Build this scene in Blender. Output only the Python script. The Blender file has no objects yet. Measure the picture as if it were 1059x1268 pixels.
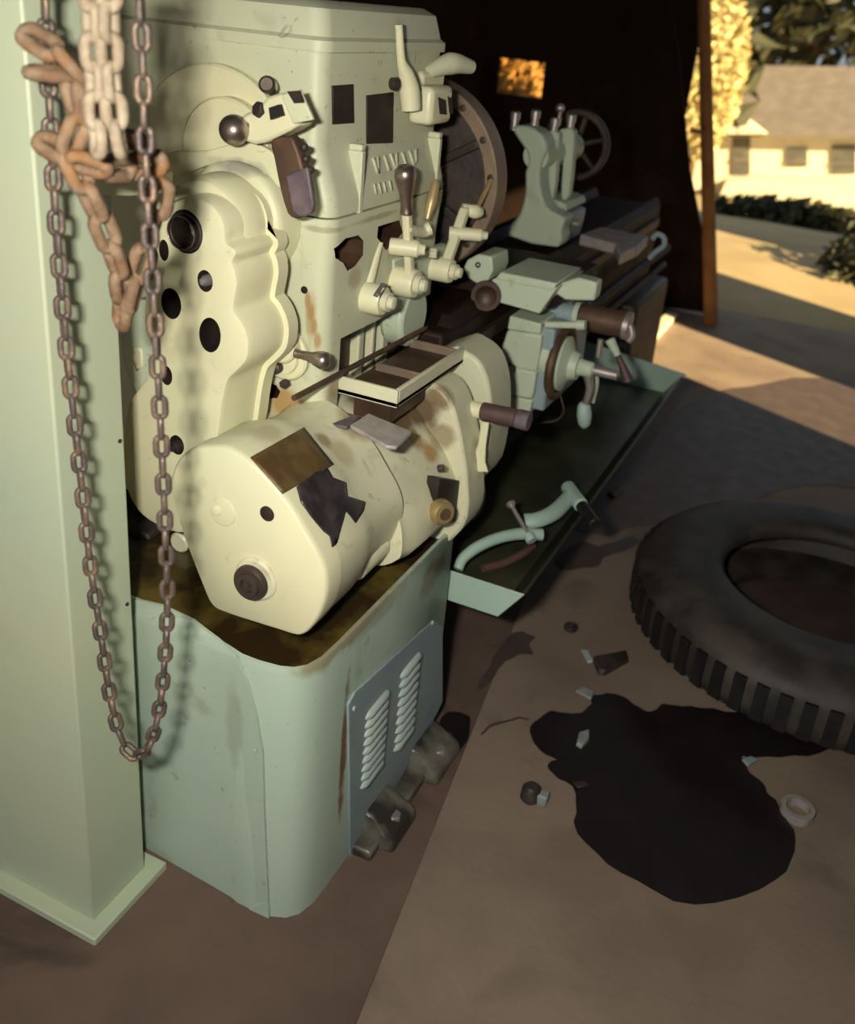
import bpy, bmesh, math, random
from mathutils import Vector, Matrix, noise
from mathutils.bvhtree import BVHTree
from mathutils.geometry import tessellate_polygon
random.seed(7)
S = bpy.context.scene
COL = S.collection

# ------------------------------------------------------------------ camera
FPX, CX, CY = 1200.0, 530.0, 540.0            # focal length and optical centre in photo pixels
VY = (1140.0, 62.0); VROLL = 281.0            # vanishing point of the lathe bed, foot of the plumb lines
CAM = Vector((0, 0, 1.62))
_y = Vector((VY[0]-CX, VY[1]-CY, FPX))
_dx = VROLL-CX
_z = -Vector((_dx, -(FPX*FPX+_y.x*_dx)/_y.y, FPX))
_y.normalize(); _z.normalize(); _x = _y.cross(_z)
RIGHT = Vector((_x.x, _y.x, _z.x)); DOWN = Vector((_x.y, _y.y, _z.y)); FWD = Vector((_x.z, _y.z, _z.z))
cd = bpy.data.cameras.new('camera'); cam = bpy.data.objects.new('camera', cd); COL.objects.link(cam)
cam.matrix_world = Matrix(((RIGHT.x, -DOWN.x, -FWD.x, CAM.x), (RIGHT.y, -DOWN.y, -FWD.y, CAM.y), (RIGHT.z, -DOWN.z, -FWD.z, CAM.z), (0, 0, 0, 1)))
cd.sensor_fit = 'HORIZONTAL'; cd.sensor_width = 36; cd.lens = FPX*36/1059
cd.shift_x = (529.5-CX)/1059; cd.shift_y = -(634-CY)/1059
cd.clip_start = .02; cd.clip_end = 200
cd.dof.use_dof = True; cd.dof.focus_distance = 1.72; cd.dof.aperture_fstop = 3.8
S.camera = cam

# ------------------------------------------------------------------ light
W = bpy.data.worlds.new('world'); S.world = W; W.use_nodes = True
bg = W.node_tree.nodes['Background']; bg.inputs[0].default_value = (.80, .92, 1.0, 1); bg.inputs[1].default_value = .42
sl = bpy.data.lights.new('sun', 'SUN'); sl.energy = 15.0; sl.angle = .012; sl.color = (1, .76, .40)
sun = bpy.data.objects.new('sun', sl); COL.objects.link(sun); sun.location = (8, -3, 6)
sun.rotation_euler = Vector((.80, -.42, .44)).to_track_quat('Z', 'Y').to_euler()
fl_ = bpy.data.lights.new('camera_flash', 'AREA'); fl_.shape = 'RECTANGLE'; fl_.size = .09; fl_.size_y = .05; fl_.energy = 21; fl_.color = (1, .93, .80); fl_.spread = math.radians(150)
flash = bpy.data.objects.new('camera_flash', fl_); COL.objects.link(flash)      # the flash bar of the instant camera, beside its lens
flash.location = CAM-RIGHT*.15-DOWN*.07; flash.rotation_euler = (-FWD).to_track_quat('Z', 'Y').to_euler()
v = S.view_settings; v.view_transform = 'Standard'; v.look = 'None'; v.exposure = .12; v.gamma = 1; v.use_curve_mapping = False

# ------------------------------------------------------------------ measuring helpers (photo point -> point on a real plane)
def ray(px, py): return RIGHT*(px-CX)+DOWN*(py-CY)+FWD*FPX
def onplane(px, py, ax, v):
    d = ray(px, py); return CAM+d*((v-CAM[ax])/d[ax])
def XP(px, py, v): return onplane(px, py, 0, v)
def YP(px, py, v): return onplane(px, py, 1, v)
def ZP(px, py, v): return onplane(px, py, 2, v)

# ------------------------------------------------------------------ materials
def node(nt, t, **k):
    n = nt.nodes.new(t)
    for a, b in k.items():
        if hasattr(n, a): setattr(n, a, b)
        else: n.inputs[a].default_value = b
    return n
MATS = {}
def mat(name, col, col2=None, scale=12., rough=.5, metal=0., bump=.15, bscale=60., detail=6., lo=.42, hi=.68, stains=(), grime=None, coat=0., spec=.5, specks=None):
    m = bpy.data.materials.new(name); m.use_nodes = True; nt = m.node_tree; L = nt.links.new
    b = nt.nodes['Principled BSDF']; b.inputs['Roughness'].default_value = rough; b.inputs['Metallic'].default_value = metal
    b.inputs['Coat Weight'].default_value = coat; b.inputs['Specular IOR Level'].default_value = spec
    geo = node(nt, 'ShaderNodeNewGeometry')
    def nz(sc, det=detail, dist=0.):
        n = node(nt, 'ShaderNodeTexNoise'); n.inputs['Scale'].default_value = sc; n.inputs['Detail'].default_value = det
        n.inputs['Distortion'].default_value = dist; L(geo.outputs['Position'], n.inputs['Vector']); return n.outputs[0]
    def ramp(src, a, c):
        r = node(nt, 'ShaderNodeMapRange'); r.inputs[1].default_value = a; r.inputs[2].default_value = c
        r.clamp = True; L(src, r.inputs[0]); return r.outputs[0]
    def mix(f, A, B):
        x = node(nt, 'ShaderNodeMix', data_type='RGBA')
        if isinstance(f, float): x.inputs[0].default_value = f
        else: L(f, x.inputs[0])
        for s, i in ((A, 6), (B, 7)):
            if isinstance(s, tuple): x.inputs[i].default_value = s
            else: L(s, x.inputs[i])
        return x.outputs[2]
    def M(op, A, B):
        x = node(nt, 'ShaderNodeMath', operation=op)
        for s, i in ((A, 0), (B, 1)):
            if isinstance(s, (int, float)): x.inputs[i].default_value = s
            else: L(s, x.inputs[i])
        return x.outputs[0]
    c = tuple(col)+(1,)
    out = mix(ramp(nz(scale), lo, hi), c, tuple(col2)+(1,)) if col2 else c
    if grime:
        gcol, gs, glo, ghi = grime
        out = mix(ramp(nz(gs, 9., .6), glo, ghi), out, tuple(gcol)+(1,))
    if specks:      # chipped paint and oil spatter
        scol, thr = specks
        out = mix(M('MULTIPLY', ramp(nz(95., 4.), thr, thr+.035), ramp(nz(6., 3.), .42, .62)), out, tuple(scol)+(1,))
        out = mix(M('MULTIPLY', ramp(nz(34., 8., 1.2), thr-.03, thr+.05), .55), out, tuple(scol)+(1,))
    for (p, r, sc, amt) in stains:      # stains with a place and shape of their own: centre, radii, colour, strength
        d = node(nt, 'ShaderNodeVectorMath', operation='SUBTRACT'); L(geo.outputs['Position'], d.inputs[0]); d.inputs[1].default_value = tuple(p)
        e = node(nt, 'ShaderNodeVectorMath', operation='DIVIDE'); L(d.outputs[0], e.inputs[0]); e.inputs[1].default_value = tuple(r)
        l = node(nt, 'ShaderNodeVectorMath', operation='LENGTH'); L(e.outputs[0], l.inputs[0])
        w = M('ADD', l.outputs['Value'], M('MULTIPLY', M('SUBTRACT', nz(28.), .5), 1.6))
        f = M('MULTIPLY', ramp(w, 1.15, .55), amt)
        out = mix(f, out, tuple(sc)+(1,))
    if isinstance(out, tuple): b.inputs['Base Color'].default_value = out
    else: L(out, b.inputs['Base Color'])
    if bump:
        bp = node(nt, 'ShaderNodeBump'); bp.inputs['Strength'].default_value = bump; bp.inputs['Distance'].default_value = .004
        L(nz(bscale), bp.inputs['Height']); L(bp.outputs[0], b.inputs['Normal'])
        rr = node(nt, 'ShaderNodeMapRange'); rr.inputs[3].default_value = max(.05, rough-.12); rr.inputs[4].default_value = min(1, rough+.15)
        L(nz(bscale*.3), rr.inputs[0]); L(rr.outputs[0], b.inputs['Roughness'])
    MATS[name] = m; return m

OIL = (.055, .030, .012); RUST = (.20, .085, .025)
mat('cream', (.72, .70, .47), (.66, .66, .46), 5, .42, bump=.12, bscale=18, specks=((.22, .18, .11), .73), grime=((.42, .38, .24), 16, .66, .9))
mat('gearbox_cream', (.66, .65, .46), (.58, .58, .44), 7, .42, bump=.14, bscale=18, specks=((.18, .14, .08), .70), grime=((.36, .31, .19), 20, .60, .85))
mat('green', (.50, .59, .45), (.54, .61, .46), 4, .45, bump=.14, bscale=18, specks=((.18, .14, .08), .70), grime=((.30, .36, .27), 14, .62, .9))
mat('green_head', (.59, .61, .435), (.55, .585, .43), 5, .45, bump=.14, bscale=18, specks=((.18, .14, .08), .70), grime=((.38, .38, .27), 16, .60, .88))
mat('end_cover_bare', (.60, .60, .42), (.5, .5, .38), 5, .45)
mat('base_green', (.40, .51, .43), (.44, .54, .44), 3, .42, bump=.12, bscale=14, specks=((.18, .14, .08), .70), grime=((.24, .30, .24), 9, .60, .85),
    stains=[(XP(426, 930, -.66), (.03, .012, .17), (.17, .085, .035), .9), (Vector((-.66, 1.25, .585)), (.05, .3, .02), (.23, .17, .07), .7),
            (Vector((-.66, 1.62, .52)), (.05, .05, .05), (.26, .17, .07), .7)])
mat('panel_blue', (.26, .34, .38), (.30, .38, .38), 6, .45, bump=.12, grime=((.2, .22, .22), 12, .6, .9))
mat('louver_green', (.42, .50, .47), (.36, .45, .45), 10, .45)
mat('pan_green', (.40, .55, .47), (.36, .50, .44), 6, .45)
mat('pan_oily', (.025, .027, .014), (.055, .055, .030), 5, .32, bump=.3, bscale=25)
mat('post_green', (.47, .53, .38), (.43, .51, .40), 3, .5, bump=.12, bscale=10, grime=((.33, .38, .28), 6, .62, .9))
mat('tray_oil', (.030, .018, .007), (.13, .095, .022), 7, .22, bump=.5, bscale=30, lo=.48, hi=.66)
mat('dark', (.012, .008, .008), (.03, .017, .013), 20, .6)
mat('rubber', (.008, .007, .007), (.015, .013, .012), 16, .55, bump=.4, bscale=90)
mat('tyre_wall', (.030, .025, .022), (.075, .062, .052), 9, .6, bump=.3, bscale=60)
mat('steel', (.40, .33, .29), (.26, .20, .18), 25, .30, metal=.9, bump=.08)
mat('bright_steel', (.55, .50, .48), (.42, .37, .36), 25, .38, metal=.7, bump=.1)
mat('grey_plate', (.42, .38, .37), (.31, .27, .28), 30, .45, metal=.2, bump=.3)
mat('purple_plate', (.10, .075, .09), (.17, .13, .14), 30, .5, bump=.3)
mat('chain_grey', (.12, .095, .09), (.24, .17, .12), 40, .45, metal=.45, bump=.4, bscale=200)
mat('chain_rust', (.16, .095, .055), (.27, .19, .12), 40, .75, bump=.6, bscale=150, grime=((.26, .11, .025), 25, .55, .75))
mat('chain_pale', (.26, .20, .14), (.38, .33, .24), 50, .7, bump=.5, bscale=150)
mat('black_film', (.020, .015, .017), (.05, .04, .042), 30, .35, bump=.5)
mat('greasy', (.03, .028, .024), (.16, .15, .12), 14, .35, bump=.6, bscale=40)
mat('rust_iron', (.085, .05, .035), (.16, .09, .05), 14, .55, metal=.3, bump=.4)
mat('cast_dark', (.040, .030, .028), (.075, .052, .042), 12, .5, metal=.3, bump=.3)
mat('rim_tan', (.22, .16, .12), (.30, .22, .15), 14, .5, metal=.3, bump=.3)
mat('tan_handle', (.50, .38, .20), (.40, .28, .13), 20, .4, metal=.4)
mat('brass', (.50, .38, .18), (.38, .27, .12), 20, .4, metal=.6)
mat('brown_plate', (.085, .050, .016), (.13, .085, .03), 30, .45, bump=.25, bscale=120)
mat('brown_sleeve', (.10, .055, .05), (.07, .04, .04), 20, .5)
mat('bed_oil', (.016, .008, .006), (.032, .016, .010), 10, .55, bump=.2, spec=.2)
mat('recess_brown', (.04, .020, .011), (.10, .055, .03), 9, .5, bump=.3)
mat('rust_streak', (.20, .085, .02), (.12, .05, .015), 25, .6)
mat('amber_stain', (.40, .25, .08), (.30, .17, .05), 25, .5)
mat('concrete', (.27, .205, .155), (.19, .14, .11), 2.6, .75, bump=.35, bscale=40, grime=((.10, .072, .06), 3.2, .58, .80))
mat('earth', (.145, .095, .072), (.10, .064, .052), 3.5, .8, bump=.4, bscale=30, grime=((.03, .02, .018), 4, .55, .75))
mat('oil_wet_and_shade', (.012, .008, .009), (.018, .012, .012), 10, .42, bump=.05)  # wet oil, also the tyre shadow painted into the large stain
mat('oil_damp_and_shade', (.075, .052, .045), (.10, .07, .06), 10, .55, bump=.2)  # damp marks, also the flash falloff painted on the far floor
mat('scrap_pale', (.30, .33, .31), (.22, .25, .24), 30, .4)
mat('scrap_dark', (.03, .023, .022), (.06, .045, .04), 30, .5)
mat('teal_grip', (.40, .52, .47), (.36, .47, .44), 12, .4)
mat('red_hose', (.13, .07, .055), (.10, .05, .045), 20, .5)
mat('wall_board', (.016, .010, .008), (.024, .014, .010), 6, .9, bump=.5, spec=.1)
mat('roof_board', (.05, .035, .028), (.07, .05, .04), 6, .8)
mat('wood_post', (.30, .13, .04), (.22, .09, .03), 8, .7, bump=.4)
mat('house_white', (.78, .72, .55), (.72, .66, .50), 2, .7)
mat('house_roof', (.16, .135, .11), (.20, .17, .14), 3, .8, bump=.4)
mat('window_dark', (.10, .10, .09), (.15, .14, .12), 3, .2)
mat('pale_leaf', (.55, .46, .20), (.68, .58, .30), 2, .6)
mat('amber_leaf', (.30, .14, .02), (.42, .22, .04), 2, .7)
mat('dark_leaf', (.030, .035, .012), (.05, .045, .015), 3, .6)
mat('bark', (.12, .07, .04), (.08, .05, .03), 9, .8)
mat('dirt_sun', (.42, .32, .17), (.33, .25, .13), 1.5, .9, bump=.4, bscale=8)

def stain(name, px, py, targets, rad, col, amt=.85, sc=28., wob=1.05):
    """a soakage mark with a place of its own on the surface seen at this point"""
    dg = bpy.context.evaluated_depsgraph_get(); dg.update(); d0 = ray(px, py).normalized(); best = None
    for t in targets:
        h = BVHTree.FromObject(t, dg).ray_cast(CAM, d0)
        if h[0] and (best is None or h[3] < best[3]): best = h
    if not best: return
    nt = MATS[name].node_tree; L = nt.links.new; b = nt.nodes['Principled BSDF']
    rad = rad if isinstance(rad, tuple) else (rad,)*3
    geo = node(nt, 'ShaderNodeNewGeometry'); n = node(nt, 'ShaderNodeTexNoise'); n.inputs['Scale'].default_value = sc; n.inputs['Detail'].default_value = 7
    L(geo.outputs['Position'], n.inputs['Vector'])
    d = node(nt, 'ShaderNodeVectorMath', operation='SUBTRACT'); L(geo.outputs['Position'], d.inputs[0]); d.inputs[1].default_value = tuple(best[0])
    e = node(nt, 'ShaderNodeVectorMath', operation='DIVIDE'); L(d.outputs[0], e.inputs[0]); e.inputs[1].default_value = rad
    l = node(nt, 'ShaderNodeVectorMath', operation='LENGTH'); L(e.outputs[0], l.inputs[0])
    m1 = node(nt, 'ShaderNodeMath', operation='MULTIPLY_ADD'); L(n.outputs[0], m1.inputs[0]); m1.inputs[1].default_value = wob; L(l.outputs['Value'], m1.inputs[2])
    mr = node(nt, 'ShaderNodeMapRange'); mr.inputs[1].default_value = 1.15+wob/2; mr.inputs[2].default_value = .55+wob/2; mr.inputs[3].default_value = 0; mr.inputs[4].default_value = amt; L(m1.outputs[0], mr.inputs[0])
    x = node(nt, 'ShaderNodeMix', data_type='RGBA'); L(mr.outputs[0], x.inputs[0]); x.inputs[7].default_value = tuple(col)+(1,)
    old = b.inputs['Base Color'].links
    if old: L(old[0].from_socket, x.inputs[6])
    else: x.inputs[6].default_value = b.inputs['Base Color'].default_value
    L(x.outputs[2], b.inputs['Base Color'])

# ------------------------------------------------------------------ object helpers
I4 = Matrix.Identity(4)
def link(o, parent=None):
    COL.objects.link(o)
    if parent:
        o.parent = parent; o.matrix_parent_inverse = WM[parent.name].inverted() if parent.name in WM else I4
    return o
WM = {}
def tag(o, label=None, cat=None, group=None, kind=None):
    if label: o['label'] = label
    if cat: o['category'] = cat
    if group: o['group'] = group
    if kind: o['kind'] = kind
    return o
def thing(name, loc, label, cat, group=None):
    o = bpy.data.objects.new(name, None); o.empty_display_size = .05; o.location = loc
    WM[o.name] = Matrix.Translation(loc); COL.objects.link(o); return tag(o, label, cat, group)
def obj(name, bm, m, parent=None, bevel=0., seg=2, angle=.6, flat=False, label=None):
    bmesh.ops.recalc_face_normals(bm, faces=bm.faces)
    me = bpy.data.meshes.new(name); bm.to_mesh(me); bm.free()
    return mobj(name, me, m, parent, bevel, seg, angle, flat, label)
def mobj(name, me, m, parent=None, bevel=0., seg=2, angle=.6, flat=False, label=None):
    for x in (m if isinstance(m, (list, tuple)) else [m]): me.materials.append(MATS[x])
    if not flat:
        for p in me.polygons: p.use_smooth = True
        me.set_sharp_from_angle(angle=angle)
    o = bpy.data.objects.new(name, me); link(o, parent)
    if bevel:
        b = o.modifiers.new('bevel', 'BEVEL'); b.width = bevel; b.segments = seg; b.limit_method = 'ANGLE'; b.angle_limit = .6
        b.harden_normals = False
    if label: o['label'] = label
    return o
def B(): return bmesh.new()
def box(x0, x1, y0, y1, z0, z1, bm=None):
    bm = bm or B()
    vs = [bm.verts.new((x, y, z)) for x in (x0, x1) for y in (y0, y1) for z in (z0, z1)]
    for f in ((0, 1, 3, 2), (4, 6, 7, 5), (0, 4, 5, 1), (2, 3, 7, 6), (0, 2, 6, 4), (1, 5, 7, 3)): bm.faces.new([vs[i] for i in f])
    return bm
def cr(pts, n=4):
    """closed Catmull-Rom smoothing of a 2D outline"""
    out = []; N = len(pts)
    for i in range(N):
        p0, p1, p2, p3 = (Vector(pts[(i+k-1) % N]) for k in range(4))
        for k in range(n):
            t = k/n
            out.append(.5*((2*p1)+(p2-p0)*t+(2*p0-5*p1+4*p2-p3)*t*t+(3*p1-p0-3*p2+p3)*t**3))
    return out
def crp(pts, n=6):
    """open Catmull-Rom through 3D points"""
    pts = [Vector(p) for p in pts]; P = [2*pts[0]-pts[1]]+pts+[2*pts[-1]-pts[-2]]; out = []
    for i in range(len(pts)-1):
        p0, p1, p2, p3 = P[i:i+4]
        for k in range(n):
            t = k/n
            out.append(.5*((2*p1)+(p2-p0)*t+(2*p0-5*p1+4*p2-p3)*t*t+(3*p1-p0-3*p2+p3)*t**3))
    return out+[pts[-1]]
def prism(pts3, d, bm=None):
    """polygon of 3D points swept by the vector d"""
    bm = bm or B(); d = Vector(d)
    a = [bm.verts.new(p) for p in pts3]; b = [bm.verts.new(Vector(p)+d) for p in pts3]; n = len(a)
    bm.faces.new(a); bm.faces.new(b[::-1])
    for i in range(n): bm.faces.new((a[i], b[i], b[(i+1) % n], a[(i+1) % n]))
    return bm
def pY(px, y0, y1, smooth=0, bm=None):
    q = cr(px, smooth) if smooth else px
    return prism([YP(p[0], p[1], y0) for p in q], (0, y1-y0, 0), bm)
def pX(px, x0, x1, smooth=0, bm=None):
    q = cr(px, smooth) if smooth else px
    return prism([XP(p[0], p[1], x0) for p in q], (x1-x0, 0, 0), bm)
def pZ(px, z0, z1, smooth=0, bm=None):
    q = cr(px, smooth) if smooth else px
    return prism([ZP(p[0], p[1], z0) for p in q], (0, 0, z1-z0), bm)
def frame(d):
    d = Vector(d).normalized(); u = d.orthogonal().normalized(); return d, u, d.cross(u)
def turn(p0, d, prof, seg=28, bm=None):
    """revolve profile [(distance, radius)] about the axis p0 + t d"""
    bm = bm or B(); d, u, w = frame(d); p0 = Vector(p0); rings = []
    for t, r in prof:
        if r < 1e-5: rings.append([bm.verts.new(p0+d*t)])
        else: rings.append([bm.verts.new(p0+d*t+(u*math.cos(2*math.pi*i/seg)+w*math.sin(2*math.pi*i/seg))*r) for i in range(seg)])
    for a, b in zip(rings, rings[1:]):
        for i in range(seg):
            j = (i+1) % seg
            if len(a) == 1 and len(b) == 1: continue
            if len(a) == 1: bm.faces.new((a[0], b[j], b[i]))
            elif len(b) == 1: bm.faces.new((a[i], a[j], b[0]))
            else: bm.faces.new((a[i], a[j], b[j], b[i]))
    for r, e in ((rings[0], 0), (rings[-1], 1)):
        if len(r) > 1: bm.faces.new(r if e else r[::-1])
    return bm
def cyl(p0, p1, r0, r1=None, seg=24, bm=None):
    p0, p1 = Vector(p0), Vector(p1)
    return turn(p0, p1-p0, [(0, r0), ((p1-p0).length, r0 if r1 is None else r1)], seg, bm)
def ringY(c, R, r, y0, y1, seg=64, bm=None):
    """flat ring about a Y axis"""
    bm = bm or B(); q = []
    for (rad, y) in ((R, y0), (R, y1), (r, y1), (r, y0)):
        q.append([bm.verts.new((c[0]+rad*math.cos(2*math.pi*i/seg), y, c[1]+rad*math.sin(2*math.pi*i/seg))) for i in range(seg)])
    for k in range(4):
        for i in range(seg): bm.faces.new((q[k][i], q[k][(i+1) % seg], q[(k+1) % 4][(i+1) % seg], q[(k+1) % 4][i]))
    return bm
def tube(pts, r, seg=12, bm=None, sy=1., smooth=6):
    """round bar along points; r may be a list"""
    bm = bm or B(); P = crp(pts, smooth) if smooth and len(pts) > 2 else [Vector(p) for p in pts]
    n = len(P); R = [r]*n if not isinstance(r, (list, tuple)) else [r[0]+(r[-1]-r[0])*i/(n-1) if len(r) == 2 else
         (lambda f: r[min(int(f), len(r)-2)]*(1-(f-min(int(f), len(r)-2)))+r[min(int(f), len(r)-2)+1]*(f-min(int(f), len(r)-2)))(i/(n-1)*(len(r)-1)) for i in range(n)]
    d = (P[1]-P[0]).normalized(); u = d.orthogonal().normalized(); rings = []
    for i, p in enumerate(P):
        d = (P[min(i+1, n-1)]-P[max(i-1, 0)]).normalized(); u = (u-d*u.dot(d)).normalized(); w = d.cross(u)
        rings.append([bm.verts.new(p+(u*math.cos(2*math.pi*k/seg)+w*math.sin(2*math.pi*k/seg)*sy)*R[i]) for k in range(seg)])
    for a, b in zip(rings, rings[1:]):
        for k in range(seg): bm.faces.new((a[k], a[(k+1) % seg], b[(k+1) % seg], b[k]))
    bm.faces.new(rings[0][::-1]); bm.faces.new(rings[-1]); return bm
def loft(rings, bm=None):
    bm = bm or B(); R = [[bm.verts.new(p) for p in r] for r in rings]; n = len(R[0])
    for a, b in zip(R, R[1:]):
        for i in range(n): bm.faces.new((a[i], a[(i+1) % n], b[(i+1) % n], b[i]))
    bm.faces.new(R[0][::-1]); bm.faces.new(R[-1]); return bm
def cut(o, cutters, m):
    """carve cutters out of o and keep the result as its mesh"""
    tmp = []
    for bm in cutters:
        bmesh.ops.recalc_face_normals(bm, faces=bm.faces)
        me = bpy.data.meshes.new('c'); bm.to_mesh(me); bm.free(); me.materials.append(MATS[m])
        c = bpy.data.objects.new('c', me); COL.objects.link(c); tmp.append(c)
        b = o.modifiers.new('b', 'BOOLEAN'); b.operation = 'DIFFERENCE'; b.solver = 'EXACT'; b.object = c; b.material_mode = 'TRANSFER'
    mods = [x for x in o.modifiers if x.type == 'BEVEL']
    keep = [(x.width, x.segments) for x in mods]
    for x in mods: o.modifiers.remove(x)
    dg = bpy.context.evaluated_depsgraph_get(); me = bpy.data.meshes.new_from_object(o.evaluated_get(dg))
    o.modifiers.clear(); o.data = me
    for c in tmp: bpy.data.objects.remove(c)
    for p in me.polygons: p.use_smooth = True
    me.set_sharp_from_angle(angle=.6)
    for w, s in keep:
        b = o.modifiers.new('bevel', 'BEVEL'); b.width = w; b.segments = s; b.limit_method = 'ANGLE'; b.angle_limit = .6
    return o
def decal(name, px, targets, m, parent, thick=.0012, smooth=0, step=8., label=None):
    """a thin patch (plate, dried stain) lying on the surface of the targets"""
    q = [Vector((p[0], p[1])) for p in (cr(px, smooth) if smooth else px)]
    bm = B(); vs = [bm.verts.new((p.x, p.y, 0)) for p in q]; bm.faces.new(vs)
    bmesh.ops.triangulate(bm, faces=bm.faces[:])
    for _ in range(5):
        es = [e for e in bm.edges if e.calc_length() > step]
        if not es: break
        bmesh.ops.subdivide_edges(bm, edges=es, cuts=1); bmesh.ops.triangulate(bm, faces=bm.faces[:])
    dg = bpy.context.evaluated_depsgraph_get(); dg.update()
    trees = [BVHTree.FromObject(t, dg) for t in targets]; last = None; miss = []
    for vtx in bm.verts:
        d = ray(vtx.co.x, vtx.co.y).normalized(); best = None
        for t in trees:
            h = t.ray_cast(CAM, d)
            if h[0] and (best is None or h[3] < best[3]): best = h
        if best:
            n = best[1] if best[1].dot(d) < 0 else -best[1]
            vtx.co = best[0]+n*thick*.6; last = best[3]
        else: miss.append((vtx, d))
    for vtx, d in miss: vtx.co = CAM+d*(last or 1.5)
    o = obj(name, bm, m, parent, label=label)
    s = o.modifiers.new('thickness', 'SOLIDIFY'); s.thickness = thick; s.offset = 0
    return o
def knob(p0, d, L, r, neck, m, parent, name='knob'):
    """turned machine handle, narrow at p0 and bulging at the far end"""
    prof = [(0, neck*1.15), (L*.05, neck*1.15), (L*.08, neck), (L*.25, neck*1.05), (L*.45, neck*1.25), (L*.62, r*.86), (L*.76, r), (L*.88, r*.93), (L*.96, r*.6), (L, 0)]
    return obj(name, turn(p0, d, prof, 24), m, parent, angle=1.2)
def hexnut(p0, d, r, h, m, parent, name='nut'):
    return obj(name, turn(p0, d, [(0, r), (h*.85, r), (h, r*.85)], 6), m, parent, bevel=r*.08)

# ------------------------------------------------------------------ setting: floor, yard, shed
floor = tag(obj('floor', prism([(-3.2, -3.5, 0), (2.4, -3.5, 0), (2.4, 6.3, 0), (-3.2, 6.3, 0)], (0, 0, -.12)), 'concrete'), kind='structure')
# bare earth strip along the machine, a little below the slab
e0, e1 = ZP(545, 1005, .004), ZP(690, 640, .004); ed = (e1-e0).normalized()
strip = [e0-ed*1.6, e1+ed*2.3, (-1.4, (e1+ed*2.3).y, .004), (-1.4, (e0-ed*1.6).y, .004)]
tag(obj('floor_strip', prism([Vector(p) for p in strip], (0, 0, -.003)), 'earth', flat=True), kind='structure')
bm = B(); rows = []
for yy, zz in ((6.2, -.02), (9.3, -.02), (12, -.42), (20, -1.6), (30, -2.85), (60, -4.0)):
    rows.append([bm.verts.new((xx, yy, zz-.02*math.sin(xx*1.3+yy))) for xx in (-40, -20, -9, -5, -3, -1.5, 0, 1.5, 3, 6, 12, 30)])
for a, b in zip(rows, rows[1:]):
    for i in range(len(a)-1): bm.faces.new((a[i], a[i+1], b[i+1], b[i]))
tag(obj('yard_ground', bm, 'dirt_sun', angle=2), kind='structure')
rb = random.Random(3)
def board_wall(name, o, u, L, H, nb, m='wall_board', gaps=()):
    """a wall of upright boards on two rails"""
    o, u = Vector(o), Vector(u); n = Vector((u.y, -u.x, 0))
    w = L/nb
    base = tag(obj(name, prism([o-n*.03, o+u*L-n*.03, o+u*L-n*.05, o-n*.05], (0, 0, H)), 'wall_board', flat=True), kind='structure') if not gaps else None
    if base is None:
        bm = B()
        for zz in (.3, H-.3): prism([o-n*.03+Vector((0, 0, zz)), o+u*L-n*.03+Vector((0, 0, zz)), o+u*L-n*.07+Vector((0, 0, zz)), o-n*.07+Vector((0, 0, zz))], (0, 0, .09), bm)
        base = tag(obj(name, bm, 'wall_board', flat=True), kind='structure')
    for i in range(nb):
        z0, z1 = 0, H
        segs = [(0, H)]
        for (a, b, c, d) in gaps:
            if a <= i*w <= b: segs = [(0, c), (d, H)]
        for (a, b) in segs:
            g = rb.uniform(.002, .008) if not gaps else .0004; t = rb.uniform(.018, .03)
            p = o+u*(i*w+g); q = o+u*((i+1)*w-g)
            obj('board', prism([p+Vector((0, 0, a)), q+Vector((0, 0, a)), q+n*(-t)+Vector((0, 0, a)), p+n*(-t)+Vector((0, 0, a))], (0, 0, b-a)), m, base, flat=True)
    return base
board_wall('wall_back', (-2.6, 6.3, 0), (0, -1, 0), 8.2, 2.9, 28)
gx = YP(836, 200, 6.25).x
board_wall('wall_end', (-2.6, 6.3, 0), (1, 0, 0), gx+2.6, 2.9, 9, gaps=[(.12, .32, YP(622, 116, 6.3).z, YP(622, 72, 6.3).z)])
tag(obj('wall_sunblock_side', box(1.75, 1.85, -1.9, 3.50, 0, 2.9), 'wall_board'), kind='structure')  # unseen wall added to keep the sun off the lathe
tag(obj('wall_sunblock_return', box(1.75, 1.85, 4.35, 5.9, 0, 2.9), 'wall_board'), kind='structure')  # unseen wall added to shade the ground between the sun patches
tag(obj('wall_sunblock_fence', box(1.75, 1.80, 7.6, 14.5, -.6, 2.6), 'wall_board'), kind='structure')  # unseen fence added to throw shade over the yard
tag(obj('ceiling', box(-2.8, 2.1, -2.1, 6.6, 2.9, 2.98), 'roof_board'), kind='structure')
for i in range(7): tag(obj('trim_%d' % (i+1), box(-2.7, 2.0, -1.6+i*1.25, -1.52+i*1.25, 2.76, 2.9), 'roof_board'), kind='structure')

# ------------------------------------------------------------------ the lathe
lathe = thing('engine_lathe', (-.95, 1.45, 0), 'old pale green and cream engine lathe on a louvered cabinet base', 'lathe')
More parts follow.
